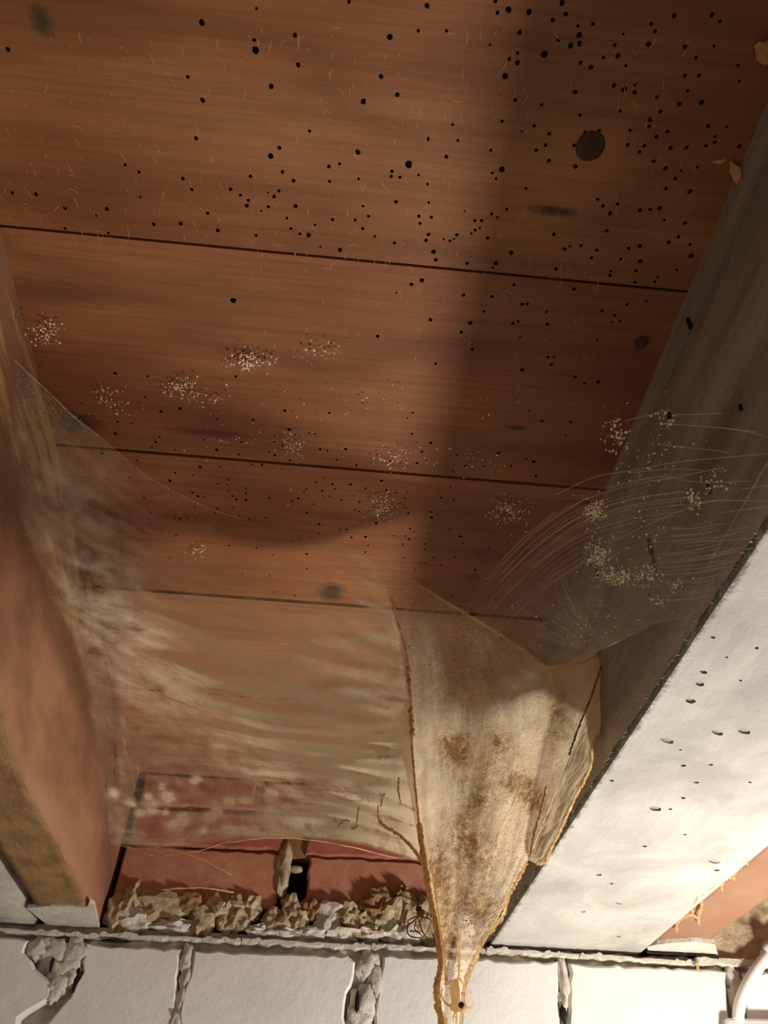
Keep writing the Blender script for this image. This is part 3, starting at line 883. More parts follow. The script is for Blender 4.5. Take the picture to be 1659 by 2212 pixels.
# crumbling rubble between red and white courses
rub = [(262, 1975, 24, 30, 'b'), (285, 1940, 16, 24, 'b'), (292, 1990, 30, 16, 'w'), (345, 1958, 44, 26, 'b'), (380, 2003, 36, 12, 'w'), (412, 1955, 26, 20, 'd'), (440, 1990, 22, 24, 'b'), (470, 1966, 22, 22, 'b'), (492, 1990, 18, 20, 'b'), (505, 1955, 20, 18, 'b'),
       (520, 1985, 20, 20, 'b'), (545, 1962, 18, 20, 'b'), (598, 1990, 22, 22, 'b'), (625, 1968, 16, 26, 'b'), (645, 1990, 18, 22, 'b'), (612, 2015, 30, 12, 'w'), (670, 2016, 30, 12, 'w'), (675, 1965, 16, 18, 'd'), (712, 1985, 28, 26, 'w'), (745, 1980, 22, 22, 'b'),
       (735, 2018, 34, 12, 'w'), (775, 1990, 22, 24, 'b'), (800, 1965, 22, 16, 'd'), (822, 1940, 24, 18, 'd'), (815, 1985, 18, 24, 'b'), (845, 1965, 22, 24, 'b'), (845, 2015, 26, 16, 'w'), (880, 1975, 26, 30, 'b'), (868, 1930, 12, 12, 'd'), (885, 2015, 24, 16, 'w'), (920, 1990, 26, 30, 'b'), (955, 1990, 26, 30, 'b'), (995, 1995, 26, 26, 'w'), (800, 2018, 24, 12, 'w'), (560, 2012, 24, 10, 'w')]
for k, (px, py, rx, rz, t) in enumerate(rub):
    p = on_plane(px, py, 1, YW + 0.012)
    s = np.linalg.norm(p) / F_PX * 1.12
    V, Fc = lump(p, (rx * s, 0.016, rz * s), 3 + k, 0.55, 1.6, ICO3)
    mesh('mortar_lump', V, Fc, {'b': M['mortar'], 'w': M['mortar_white'], 'd': M['under_brown']}[t], wall, smooth=False)
# mortar smeared under the timber ends
def pad(pts, z, t):
    q = []
    for i in range(len(pts)):
        a, b = np.array(pts[i], float), np.array(pts[(i + 1) % len(pts)], float)
        n = max(2, int(np.hypot(*(b - a)) / 10))
        q += [a + (b - a) * k / n + 2.5 * np.array([noise.noise(Vector((a[0] + k, a[1], 1))), noise.noise(Vector((a[0], a[1] + k, 4)))]) for k in range(n)]
    P = [on_plane(x, y, 2, z) for x, y in q]
    n = len(P)
    V = [p for p in P] + [p + np.array([0, 0, t]) for p in P]
    Fc = [tuple(range(n)), tuple(range(2 * n - 1, n - 1, -1))] + [(i, (i + 1) % n, n + (i + 1) % n, n + i) for i in range(n)]
    mesh('mortar_pad', V, Fc, M['mortar_white'], wall)


pad([(58, 1962), (110, 1957), (188, 1960), (193, 1950), (203, 1954), (214, 2005), (150, 2003), (102, 1998)], ZB - 0.004, 0.004)
pad([(1398, 2046), (1420, 2040), (1495, 2034), (1545, 2040), (1552, 2066), (1500, 2062), (1400, 2054)], ZB + 0.001, 0.006)
# black shapes painting in the shade of hollows in the white course and the slit under the second timber
for (px, py, rx, rz, dx) in [(1217, 2190, 6, 17, 0), (250, 2033, 30, 3, 0), (166, 2116, 4, 20, 0), (112, 2085, 4, 12, 0), (772, 2168, 4, 20, 0)]:
    p = on_plane(px, py, 1, YW - 0.001)
    s = np.linalg.norm(p) / F_PX
    V, Fc = lump(p, (rx * s, 0.0035, rz * s), px, 0.5, 1.8, ICO2)
    mesh('hollow', V, Fc, M['gap_shade'], wall, smooth=True)
V, Fc = tube(catmull([on_plane(x, y, 1, YW - 0.0045) for x, y in [(1396, 2056), (1440, 2060), (1500, 2062), (1552, 2068)]], 6), 0.0016, 6, 0.4)
mesh('slit', V, Fc, M['gap_shade'], wall)
# rough cream mortar face beyond the second timber
nx, nz = 90, 50
V = []
for x in np.linspace(0.512, 1.0, nx):
    for z in np.linspace(0.288, 0.5, nz):
        q = noise.noise(Vector((x * 45, z * 45, 2))) * 0.6 + noise.noise(Vector((x * 110, z * 110, 5))) * 0.4
        V.append((x, YW + 0.004 + 0.007 * q, z))
Fc = [(i * nz + j, (i + 1) * nz + j, (i + 1) * nz + j + 1, i * nz + j + 1) for i in range(nx - 1) for j in range(nz - 1)]
mesh('mortar_face', V, Fc, M['mortar'], wall, smooth=True)

# ------------------------------------------------------------------ cable and junction box
jb = empty('junction_box', (0.60, YW, 0.21))
tag(jb, 'rounded grey plastic junction box on the white wall, cable entering its top', 'box')
c = [wp(1564, 2196, YW - 0.016), wp(1720, 2200, YW - 0.016), wp(1720, 2330, YW - 0.016), wp(1564, 2330, YW - 0.016)]
pp = []
rr = 0.006
cen = np.mean(np.array(c), axis=0)
for i, q in enumerate(c):
    q = np.array(q)
    dx, dz = (1 if q[0] < cen[0] else -1), (1 if q[1] < cen[1] else -1)
    o = q + np.array([dx * rr, dz * rr])
    a0 = {(1, -1): math.pi, (-1, -1): math.pi / 2, (-1, 1): 0.0, (1, 1): -math.pi / 2}[(dx, dz)]
    for s in np.linspace(0, 1, 6):
        a = a0 - s * math.pi / 2
        pp.append(o + rr * np.array([math.cos(a), math.sin(a)]))
n = len(pp)
V = []
for (sh, y) in ((0.90, YW - 0.014), (0.97, YW - 0.013), (1.0, YW - 0.010), (1.0, YW - 0.002)):
    V += [(cen[0] + (q[0] - cen[0]) * sh, y, cen[1] + (q[1] - cen[1]) * sh) for q in pp]
Fc = [tuple(range(n))]
for k in range(3):
    Fc += [(k * n + i, k * n + (i + 1) % n, (k + 1) * n + (i + 1) % n, (k + 1) * n + i) for i in range(n)]
Fc.append(tuple(range(4 * n - 1, 3 * n - 1, -1)))
mesh('box_body', V, Fc, M['plastic_grey'], jb, smooth=False)
cb = empty('cable', (0.58, YW - 0.01, 0.27))
tag(cb, 'white electrical cable curving down into the junction box', 'cable')
yc = YW - 0.011
path = catmull([on_plane(x, y, 1, yc) for (x, y) in [(1740, 2010), (1690, 2035), (1655, 2068), (1628, 2104), (1606, 2145), (1596, 2180), (1594, 2206)]], 8)
V, Fc = tube(path, 0.0072, 16)
mesh('sheath', V, Fc, M['plastic'], cb, smooth=True)
p = on_plane(1662, 2046, 1, yc - 0.004)
V, Fc = lump(p, (0.009, 0.012, 0.008), 5, 0.05, 1, ICO3)
mesh('cable_clip', V, Fc, M['plastic_grey'], cb, smooth=True)

# ------------------------------------------------------------------ the big cobweb
web = empty('cobweb', (0.05, 0.75, 0.2))
tag(web, 'large dusty sheet cobweb sagging between the joists into a hanging pointed funnel', 'cobweb')


def sst(x):
    x = min(1.0, max(0.0, x))
    return x * x * (3 - 2 * x)


def wd(px, py, d):
    """the funnel hangs out of the bay: its middle comes forward of the line between its moorings"""
    k = sst((px - 250) / 600) * (1 - sst((px - 1300) / 180))
    return d * (1 - k * (0.06 + 0.12 * sst((py - 1200) / 450)))


TUFTS = [(490, 930, 14), (565, 970, 14), (600, 1010, 13), (660, 990, 18), (725, 945, 16), (760, 1060, 18), (800, 1035, 18), (850, 870, 14), (905, 1030, 14), (940, 1000, 14), (990, 965, 11), (1060, 960, 12), (1175, 925, 17), (1160, 840, 18), (1310, 960, 14), (1390, 1020, 18), (945, 750, 18), (1270, 835, 16), (1180, 1020, 15), (715, 1010, 9), (880, 1080, 9), (700, 900, 10), (1240, 985, 10), (1450, 940, 13), (1510, 1010, 14), (640, 940, 9)]
TUFTS = [(u / 2, v / 2 + 1250, r * 0.8, r * 0.68, 1.0) for (u, v, r) in TUFTS] + [(600, 1800, 60, 9, 0.5), (710, 1808, 60, 9, 0.5), (820, 1825, 60, 10, 0.4), (430, 1828, 50, 7, 0.6), (320, 1834, 40, 7, 0.6), (250, 1826, 30, 6, 0.6), (690, 1740, 40, 14, 0.5), (640, 1765, 30, 12, 0.5), (560, 1680, 40, 12, 0.4), (780, 1760, 40, 12, 0.4), (520, 1790, 40, 10, 0.4), (812, 1303, 30, 9, 0.5), (858, 1362, 26, 8, 0.5), (540, 1310, 22, 20, 0.25), (850, 1395, 24, 14, 0.3), (745, 1380, 26, 12, 0.2), (520, 1385, 20, 14, 0.2)]


def sheet(name, ctrl, nu, nv, mat, dens, dust=None, wr=0.004, seed=0, streak=(3, 22), parent=web, raw=False, tufts=None, thin=1.0):
    """ctrl rows of (px, py, distance along the joists); dens: rows of opacity"""
    g = resample_grid(ctrl, nu, nv)
    dn = resample_grid(np.asarray(dens, float)[..., None], nu, nv)[..., 0]
    V, uv, A, D, PXY = [], [], [], [], []
    for j in range(nv):
        for i in range(nu):
            px, py, yy = g[j, i]
            u, v = i / (nu - 1), j / (nv - 1)
            edge = min(1.0, 6 * min(u, 1 - u), 6 * min(v, 1 - v))
            w = noise.noise(Vector((u * streak[0] + seed, v * streak[1], seed))) + 0.5 * noise.noise(Vector((u * streak[0] * 3, v * streak[1] * 2.3, seed + 4)))
            yy = (yy if raw else wd(px, py, yy)) + wr * w * edge
            V.append(on_plane(px, py, 1, yy))
            uv.append((u, v))
            A.append(min(1.0, max(0.0, dn[j, i] * thin + (gauss(px, py, tufts) if tufts else 0.0))))
            if tufts:      # the mooring frays out into single threads
                A[-1] *= sst((u - 0.01) / 0.07 + 0.5 * w) * sst((1 - v) / 0.025 + 0.3 * w)
            D.append(dust(px, py) if dust else 0.0)
            PXY.append((px, py))
    Fc = [(j * nu + i, j * nu + i + 1, (j + 1) * nu + i + 1, (j + 1) * nu + i) for j in range(nv - 1) for i in range(nu - 1)]
    o = mesh(name, V, Fc, mat, parent, smooth=True, attrs={'dens': A, 'dust': D}, uv=uv)
    return o, np.array(V).reshape(nv, nu, 3), g


def jx(px, py):      # distance at which a ray meets the orange joist's side
    p = on_plane(px, py, 0, -0.250)
    return p[1]


hammock = [
    [(-10, 738, 0.34), (105, 850, 0.39), (215, 942, 0.44), (345, 1045, 0.49), (520, 1120, 0.54), (700, 1160, 0.57), (800, 1208, 0.59)],
    [(0, 960, 0.40), (95, 1040, 0.44), (210, 1110, 0.48), (340, 1180, 0.53), (520, 1220, 0.57), (700, 1250, 0.60), (848, 1300, 0.62)],
    [(60, 1200, 0.50), (130, 1250, 0.52), (230, 1290, 0.56), (360, 1330, 0.60), (530, 1370, 0.63), (710, 1400, 0.65), (880, 1430, 0.66)],
    [(150, 1380, 0.62), (200, 1400, 0.63), (290, 1440, 0.66), (400, 1480, 0.68), (560, 1530, 0.70), (730, 1550, 0.71), (890, 1560, 0.70)],
    [(190, 1560, 0.78), (240, 1560, 0.78), (320, 1570, 0.79), (430, 1590, 0.79), (580, 1620, 0.78), (740, 1640, 0.76), (893, 1650, 0.72)],
    [(205, 1720, 0.95), (250, 1710, 0.94), (330, 1700, 0.93), (440, 1700, 0.91), (590, 1710, 0.87), (750, 1725, 0.81), (905, 1770, 0.75)],
    [(215, 1825, 1.05), (270, 1830, 1.05), (345, 1842, 1.04), (470, 1822, 1.00), (610, 1815, 0.95), (760, 1822, 0.86), (922, 1870, 0.765)],
]
FOLD = [0.555, 0.575, 0.600, 0.620, 0.620, 0.615, 0.605]
for row, dd in zip(hammock, FOLD):
    row[6] = (row[6][0], row[6][1], dd / wd(row[6][0], row[6][1], 1.0))
for row, dd in zip(hammock, [0.545, 0.562, 0.580, 0.614, 0.650, 0.700, 0.755]):
    row[5] = (row[5][0], row[5][1], dd / wd(row[5][0], row[5][1], 1.0))
hd = [
    [0.03, 0.08, 0.14, 0.03, 0.02, 0.05, 0.18],
    [0.10, 0.16, 0.18, 0.08, 0.06, 0.12, 0.36],
    [0.10, 0.18, 0.26, 0.30, 0.34, 0.42, 0.54],
    [0.10, 0.18, 0.42, 0.62, 0.76, 0.88, 0.92],
    [0.08, 0.10, 0.14, 0.28, 0.74, 0.92, 0.95],
    [0.06, 0.10, 0.14, 0.18, 0.34, 0.72, 0.95],
    [0.12, 0.30, 0.22, 0.36, 0.66, 0.84, 0.92],
]


def gauss(px, py, spots):
    return sum(a * math.exp(-((px - x) / sx) ** 2 - ((py - y) / sy) ** 2) for (x, y, sx, sy, a) in spots)


HD = [(820, 1500, 60, 20, 0.4), (700, 1480, 40, 14, 0.5), (840, 1650, 50, 40, 0.4), (640, 1540, 60, 14, 0.4), (850, 1790, 40, 30, 0.3), (150, 1180, 60, 100, 0.3)]
_, HV, HG = sheet('hammock_sheet', hammock, 200, 200, M['silk_sheet'], hd, lambda x, y: gauss(x, y, HD), 0.013, 2.0, (2.2, 13), tufts=TUFTS)

LR = [(0.555, 0.545), (0.575, 0.545), (0.600, 0.550), (0.620, 0.555), (0.620, 0.550), (0.615, 0.545), (0.602, 0.540), (0.575, 0.535), (0.550, 0.530), (0.530, 0.520)]
flap_px = [
    [(800, 1208), (855, 1232), (905, 1262), (960, 1298), (1012, 1328)],
    [(848, 1300), (930, 1320), (1010, 1350), (1078, 1372), (1128, 1400)],
    [(880, 1430), (960, 1450), (1050, 1455), (1130, 1447), (1186, 1440)],
    [(890, 1560), (980, 1550), (1080, 1530), (1190, 1490), (1306, 1404)],
    [(893, 1650), (980, 1650), (1080, 1630), (1180, 1592), (1264, 1548)],
    [(905, 1780), (980, 1780), (1060, 1770), (1140, 1745), (1205, 1700)],
    [(920, 1900), (978, 1900), (1035, 1900), (1092, 1895), (1138, 1864)],
    [(942, 2010), (972, 2012), (1002, 2014), (1034, 2014), (1064, 2006)],
    [(950, 2110), (964, 2112), (980, 2114), (998, 2112), (1014, 2106)],
    [(952, 2240), (962, 2240), (974, 2240), (986, 2240), (998, 2240)],
]
flap = [[(x, y, a + (b - a) * c / 4 + (0.006, -0.006, 0.004, -0.004, 0)[c] * min(1, r / 3)) for c, (x, y) in enumerate(row)] for r, (row, (a, b)) in enumerate(zip(flap_px, LR))]
fd = [
    [0.16, 0.12, 0.12, 0.14, 0.18],
    [0.36, 0.26, 0.30, 0.34, 0.36],
    [0.55, 0.40, 0.42, 0.46, 0.62],
    [0.72, 0.66, 0.68, 0.76, 0.72],
    [0.70, 0.72, 0.74, 0.76, 0.70],
    [0.68, 0.72, 0.72, 0.72, 0.72],
    [0.82, 0.70, 0.66, 0.68, 0.78],
    [0.86, 0.72, 0.56, 0.46, 0.80],
    [0.86, 0.62, 0.52, 0.74, 0.84],
    [0.86, 0.50, 0.45, 0.74, 0.84],
]
FD = [(985, 1625, 30, 40, 1.1), (975, 1600, 40, 24, 0.6), (1080, 1605, 28, 28, 0.9), (1115, 1690, 26, 26, 0.9), (1150, 1725, 28, 42, 1.2), (1028, 1735, 32, 28, 0.9), (995, 1785, 26, 28, 0.8), (945, 1890, 26, 70, 1.0), (1040, 1850, 60, 50, 0.6),
      (1205, 1530, 26, 60, 0.9), (1010, 1370, 30, 60, 0.4), (1060, 1680, 60, 60, 0.45), (1040, 1960, 40, 40, 0.7), (965, 2040, 20, 100, 0.9), (1010, 1820, 36, 26, 0.6), (860, 1310, 16, 60, 0.6), (980, 1480, 110, 50, 0.35), (1000, 1980, 70, 120, 0.35), (1050, 1640, 130, 130, 0.22), (1030, 1900, 110, 150, 0.3), (1200, 1600, 40, 60, 0.4)]
_, FV, FG = sheet('hanging_funnel', flap, 130, 210, M['silk_flap'], fd, lambda x, y: gauss(x, y, FD), 0.0025, 5.0, (4, 3), raw=True, thin=0.84)

pocket = [[(x, y, d + k * w) for k, (x, y) in enumerate(row)] for row, d, w in [
    ([(1306, 1402), (1310, 1400), (1313, 1400)], 0.555, 0.004),
    ([(1282, 1478), (1296, 1480), (1305, 1482)], 0.552, 0.012),
    ([(1262, 1548), (1282, 1552), (1303, 1560)], 0.550, 0.016),
    ([(1245, 1600), (1262, 1602), (1280, 1600)], 0.549, 0.016),
    ([(1225, 1655), (1250, 1655), (1277, 1655)], 0.547, 0.016),
    ([(1200, 1712), (1225, 1712), (1250, 1705)], 0.545, 0.016),
    ([(1172, 1780), (1200, 1778), (1222, 1770)], 0.543, 0.014),
    ([(1148, 1835), (1172, 1835), (1192, 1832)], 0.541, 0.010),
    ([(1142, 1858), (1160, 1866), (1172, 1864)], 0.540, 0.008)]]
pd = [[0.7, 0.7, 0.7], [0.7, 0.6, 0.7], [0.6, 0.45, 0.7], [0.6, 0.45, 0.7], [0.5, 0.4, 0.6], [0.7, 0.5, 0.6], [0.7, 0.5, 0.65], [0.8, 0.6, 0.8], [0.8, 0.8, 0.8]]
PD = [(1165, 1800, 12, 50, 0.9), (1215, 1730, 14, 30, 0.5), (1250, 1620, 8, 16, 0.5)]
_, PV, PG = sheet('side_pocket', pocket, 36, 120, M['silk_pocket'], pd, lambda x, y: gauss(x, y, PD), 0.004, 9.0, (4, 14), raw=True)


# inner folded pleat seen through the funnel mouth, joining it to the limewashed joist
throat = [
    [(1165, 1430, 0.552), (1205, 1438, 0.556), (1250, 1425, 0.56), (1310, 1398, 0.558)],
    [(1185, 1465, 0.566), (1215, 1475, 0.572), (1260, 1460, 0.572), (1306, 1425, 0.562)],
    [(1195, 1520, 0.578), (1225, 1520, 0.585), (1262, 1510, 0.58), (1292, 1490, 0.566)],
    [(1200, 1580, 0.580), (1225, 1580, 0.585), (1250, 1570, 0.575), (1268, 1550, 0.560)],
]
sheet('funnel_throat', throat, 50, 60, M['silk_pocket'], [[0.6, 0.5, 0.5, 0.6], [0.5, 0.35, 0.3, 0.5], [0.4, 0.3, 0.3, 0.5], [0.3, 0.3, 0.3, 0.5]], None, 0.004, 12.0, (5, 5), raw=True)


SURF = [(HV, HG), (FV, FG), (PV, PG)]


def snap(x, y, d):
    best = (22.0, d)
    for (v, g) in SURF:
        dd = np.hypot(g[..., 0] - x, g[..., 1] - y)
        j, i = np.unravel_index(dd.argmin(), dd.shape)
        if dd[j, i] < best[0] - 1.5:
            best = (dd[j, i], v[j, i, 1] - 0.0008)
    return best[1]


def edge_rope(name, pts, rad, mat, jit=0.35, per=14, wob=0.0006, n=7, label=None, parent=web, raw=False):
    p = catmull([on_plane(x, y, 1, d if raw else snap(x, y, wd(x, y, d))) for (x, y, d) in pts], per)
    for i in range(len(p)):
        p[i] += wob * np.array([noise.noise(Vector((i * 0.35, 1, rad * 1e4))), 0, noise.noise(Vector((i * 0.35, 7, rad * 1e4)))])
    rr = np.array([rad * (1 + 0.45 * noise.noise(Vector((i * 0.23, 3, rad * 1e4)))) for i in range(len(p))])
    V, Fc = tube(p, rr, n, jit)
    o = mesh(name, V, Fc, mat, parent, smooth=True)
    if label: o['label'] = label
    return p


fold = [(845, 1290), (868, 1370), (882, 1430), (887, 1500), (890, 1560), (890, 1610), (893, 1650), (897, 1700), (905, 1780)]
fdp = [0.614, 0.640, 0.655, 0.680, 0.695, 0.706, 0.715, 0.728, 0.745]
edge_rope('rolled_edge', [(x, y, d) for (x, y), d in zip(fold, fdp)], 0.0010, M['thread_dust'], 0.35)
edge_rope('rolled_edge', [(887, 1530, 0.686), (889, 1560, 0.692), (891, 1590, 0.70)], 0.0019, M['thread_dust'], 0.4)
edge_rope('rolled_edge', [(880, 1440, 0.655), (884, 1470, 0.662), (887, 1500, 0.67)], 0.0016, M['thread_dust'], 0.4)
edge_rope('rolled_edge', [(905, 1780, 0.745), (918, 1870, 0.760), (930, 1940, 0.770), (945, 2010, 0.780), (951, 2060, 0.785), (954, 2090, 0.788), (945, 2125, 0.79), (946, 2165, 0.79), (955, 2200, 0.79), (962, 2240, 0.79)], 0.0023, M['thread_dust'], 0.3, label='thick rusty brown rolled edge of the funnel')
edge_rope('cream_ridge', [(930, 1860, 0.752), (940, 1920, 0.758), (950, 2000, 0.765), (960, 2070, 0.772), (964, 2120, 0.775)], 0.0008, M['thread_cream'], 0.5)
edge_rope('cream_ridge', [(994, 1850, 0.735), (988, 1920, 0.742), (984, 1970, 0.75), (990, 2030, 0.758), (992, 2090, 0.765), (988, 2140, 0.77), (985, 2230, 0.78)], 0.0007, M['thread_cream'], 0.6)
edge_rope('cream_ridge', [(1122, 1700, 0.700), (1105, 1740, 0.703), (1080, 1790, 0.708), (1070, 1830, 0.715)], 0.00045, M['thread_cream'], 0.8)
edge_rope('cream_rim', [(1138, 1864, 0.748), (1118, 1900, 0.755), (1100, 1935, 0.762), (1085, 1980, 0.770), (1062, 2010, 0.775), (1040, 2030, 0.78), (1030, 2070, 0.785), (1012, 2110, 0.788), (1000, 2150, 0.79)], 0.0010, M['thread_cream'], 0.6, label='pale crumb-covered rim of the funnel')
edge_rope('cream_rim', [(1313, 1400, 0.704), (1306, 1450, 0.72), (1304, 1500, 0.732), (1301, 1552, 0.744), (1296, 1578, 0.746), (1281, 1600, 0.749), (1278, 1650, 0.758), (1262, 1690, 0.762), (1245, 1720, 0.765), (1215, 1785, 0.77), (1192, 1832, 0.77), (1180, 1862, 0.77), (1160, 1866, 0.76)], 0.0008, M['thread_cream'], 0.5)
edge_rope('dark_fold', [(1308, 1400, 0.688), (1295, 1450, 0.692), (1275, 1510, 0.70), (1255, 1560, 0.706), (1240, 1600, 0.712), (1230, 1630, 0.716)], 0.0008, fluffy('grey_fold', (0.52, 0.42, 0.28), (0.22, 0.15, 0.08), 0.3), 0.5)
edge_rope('dark_fold', [(1180, 1700, 0.728), (1165, 1760, 0.735), (1152, 1810, 0.742), (1146, 1850, 0.746)], 0.0007, M['thread_dust'], 0.4)
# near free edges of the sheet: bright threads
edge_rope('edge_thread', [(-10, 738, 0.338), (60, 805, 0.365), (110, 852, 0.388), (165, 905, 0.415), (215, 942, 0.438)], 0.00022, M['thread'], 0.3, wob=0.0002, n=4)
edge_rope('edge_thread', [(215, 942, 0.438), (300, 1015, 0.468), (345, 1045, 0.488), (450, 1098, 0.52), (520, 1120, 0.54)], 0.00010, M['thread'], 0.3, wob=0.0002, n=4)
edge_rope('edge_thread', [(640, 1182, 0.560), (690, 1178, 0.568), (745, 1180, 0.578), (800, 1208, 0.588), (855, 1234, 0.593), (905, 1262, 0.598), (960, 1298, 0.608), (1012, 1328, 0.612), (1078, 1372, 0.622), (1128, 1400, 0.637), (1165, 1430, 0.655), (1186, 1440, 0.668)], 0.00030, M['thread_cream'], 0.4, wob=0.0003, n=5)
edge_rope('edge_thread', [(1186, 1440, 0.668), (1225, 1434, 0.675), (1265, 1430, 0.685), (1300, 1405, 0.69)], 0.0007, M['thread_cream'], 0.5, wob=0.0005, n=6)
edge_rope('edge_thread', [(1300, 1405, 0.69), (1330, 1388, 0.54), (1385, 1365, 0.52), (1440, 1335, 0.49), (1480, 1308, 0.455)], 0.00055, M['thread'], 0.5, wob=0.0004, n=6)
# orange drip-like strings under the sheet
edge_rope('dusty_string', [(820, 1775, 0.79), (835, 1788, 0.79), (860, 1802, 0.785), (885, 1825, 0.78), (912, 1862, 0.765)], 0.0012, M['thread_dust'], 0.6)
for q in [[(775, 1745), (772, 1760), (770, 1785), (760, 1790)], [(818, 1740), (816, 1755), (818, 1772)], [(862, 1680), (860, 1705), (866, 1735)], [(832, 1715), (826, 1730), (822, 1742)], [(755, 1775), (745, 1772), (730, 1785)]]:
    edge_rope('dusty_string', [(x, y, 0.80) for (x, y) in q], 0.0007, M['thread_dust'], 0.6, per=8)
# cream wave-crests in the sheet
for (pts, r) in [([(275, 1385), (330, 1412), (400, 1455), (470, 1490), (560, 1520), (640, 1545)], 0.0005), ([(370, 1528), (400, 1538), (430, 1550)], 0.0004), ([(500, 1815), (430, 1838), (350, 1850)], 0.0005),
                 ([(330, 1828), (420, 1850), (500, 1890)], 0.0005), ([(350, 1922), (430, 1918), (505, 1928)], 0.0011), ([(190, 1835), (225, 1825), (265, 1828), (330, 1848)], 0.0007), ([(490, 1820), (600, 1810), (720, 1822), (860, 1855)], 0.0006)]:
    pw = []
    for (x, y) in pts:
        dd = np.hypot(HG[..., 0] - x, HG[..., 1] - y)
        j, i = np.unravel_index(dd.argmin(), dd.shape)
        pw.append((x, y, HV[j, i, 1] - 0.004))
    edge_rope('silk_crest', pw, r * 0.6, M['thread_cream'], 0.5, per=10, wob=0.0006, n=5, raw=True)


def near(V, G, x, y):
    dd = np.hypot(G[..., 0] - x, G[..., 1] - y)
    j, i = np.unravel_index(dd.argmin(), dd.shape)
    return V[j, i]


# frass and dust caught in the silk
def scatter(V, n, weight, size, name, mat):
    idx = rng.choice(V.shape[0] * V.shape[1], n, p=weight.ravel() / weight.sum())
    P = V.reshape(-1, 3)[idx] + rng.normal(size=(n, 3)) * 0.0011
    P = P * (1 - 0.002 * rng.random((n, 1)))
    v, f = specks(P, size * (0.5 + rng.random(n)))
    tag(mesh(name, v, f, mat, web), kind='stuff')


gx, gy = FG[..., 0], FG[..., 1]
cell = np.hypot(np.gradient(gx, axis=1), np.gradient(gy, axis=1)) * np.hypot(np.gradient(gx, axis=0), np.gradient(gy, axis=0)) + 0.2
wv = np.array([[0.25 + gauss(x, y, [(1010, 1370, 60, 50, 1.2), (960, 1440, 120, 60, 1.0), (1000, 1600, 90, 60, 1.1), (1120, 1640, 60, 80, 1.2), (1090, 1780, 40, 80, 0.8), (1190, 1520, 30, 60, 1.0)]) for x, y in zip(r0, r1)] for r0, r1 in zip(gx, gy)])
scatter(FV, 9000, wv * cell, 0.00027, 'pale_dust', M['frass_lit'])
wv2 = np.array([[0.05 + gauss(x, y, FD) for x, y in zip(r0, r1)] for r0, r1 in zip(gx, gy)])
scatter(FV, 7000, wv2 * cell, 0.00028, 'brown_dust', M['frass_brown'])
wb = np.array([[0.03 + gauss(x, y, [(1010, 1985, 14, 16, 3), (1035, 1990, 20, 14, 2), (1235, 1625, 10, 30, 2)]) for x, y in zip(r0, r1)] for r0, r1 in zip(gx, gy)])
scatter(FV, 70, wb * cell, 0.0005, 'black_droppings', M['frass_black'])
hx, hy = HG[..., 0], HG[..., 1]
wh = np.array([[0.08 + gauss(x, y, [(110, 870, 70, 60, 1.2), (820, 1300, 40, 14, 3), (845, 1360, 40, 12, 2.5), (540, 1310, 26, 30, 0.8), (700, 1380, 180, 40, 0.7), (780, 1255, 40, 20, 1.5), (375, 1065, 30, 20, 1.6), (640, 1730, 40, 30, 0.6)]) for x, y in zip(r0, r1)] for r0, r1 in zip(hx, hy)])
cellh = np.hypot(np.gradient(hx, axis=1), np.gradient(hy, axis=1)) * np.hypot(np.gradient(hx, axis=0), np.gradient(hy, axis=0)) + 0.2
scatter(HV, 4000, wh * cellh, 0.00032, 'pale_dust', M['frass_lit'])

# crumbs hanging just under the boards in gossamer too fine to see
VN, VD = np.array([0.197, 0.0, 0.131]), 0.0839      # the slanting veil from the joist's arris up to the boards
clusters = [(100, 722, 30, 26, 110, 'v'), (540, 782, 42, 20, 170, 'c'), (240, 850, 30, 26, 60, 'c'), (390, 838, 32, 18, 110, 'c'), (440, 860, 50, 24, 60, 'c'), (632, 965, 20, 20, 80, 'c'), (690, 760, 50, 24, 40, 'c'), (860, 990, 50, 20, 110, 'c'),
            (822, 1095, 24, 24, 170, 'c'), (1098, 1105, 32, 26, 220, 'c'), (1040, 1000, 60, 30, 40, 'c'), (1080, 860, 60, 40, 30, 'c'), (270, 880, 50, 20, 25, 'c'), (490, 940, 60, 30, 30, 'c'), (800, 870, 100, 40, 20, 'c'),
            (1332, 935, 22, 36, 90, 'v'), (1285, 1108, 22, 22, 170, 'v'), (1290, 1200, 24, 30, 220, 'v'), (1332, 1246, 34, 14, 220, 'v'), (1400, 1240, 26, 20, 80, 'v'), (1440, 905, 18, 18, 28, 'v'), (1495, 1075, 22, 14, 60, 'v'), (1540, 1040, 30, 26, 50, 'v'),
            (1400, 980, 90, 60, 60, 'v'), (1420, 1300, 20, 12, 40, 'v'), (1460, 1265, 16, 12, 30, 'v'), (640, 950, 200, 90, 40, 'c'), (1370, 1130, 120, 120, 120, 'v'), (1250, 1350, 90, 40, 120, 'v'), (430, 1190, 20, 14, 40, 'c')]
for (cx, cy, sx, sy, n, kind) in clusters:
    P = []
    for k in range(n):
        x, y = cx + rng.normal() * sx * 0.62, cy + rng.normal() * sy * 0.62
        if kind == 'v' and cx > 1000:
            q = on_gen(x, y, VN, VD)
            if q[2] > H - 0.004: q = on_plane(x, y, 2, H - 0.006)
        else:
            q = on_plane(x, y, 2, H - 0.004)
            if q[0] < -0.24: q = on_plane(x, y, 0, -0.236)
        P.append(q)
    v, f = specks(P, 0.00072 * (0.45 + 1.1 * rng.random(n) ** 2))
    tag(mesh('frass_cluster', v, f, M['frass'], web), kind='stuff')

# ------------------------------------------------------------------ fan of fine strands by the limewashed joist
fan = web


def vp(x, y):
    q = on_gen(x, y, VN, VD)
    if q[2] > H - 0.002: q = on_plane(x, y, 2, H - 0.003)
    return q


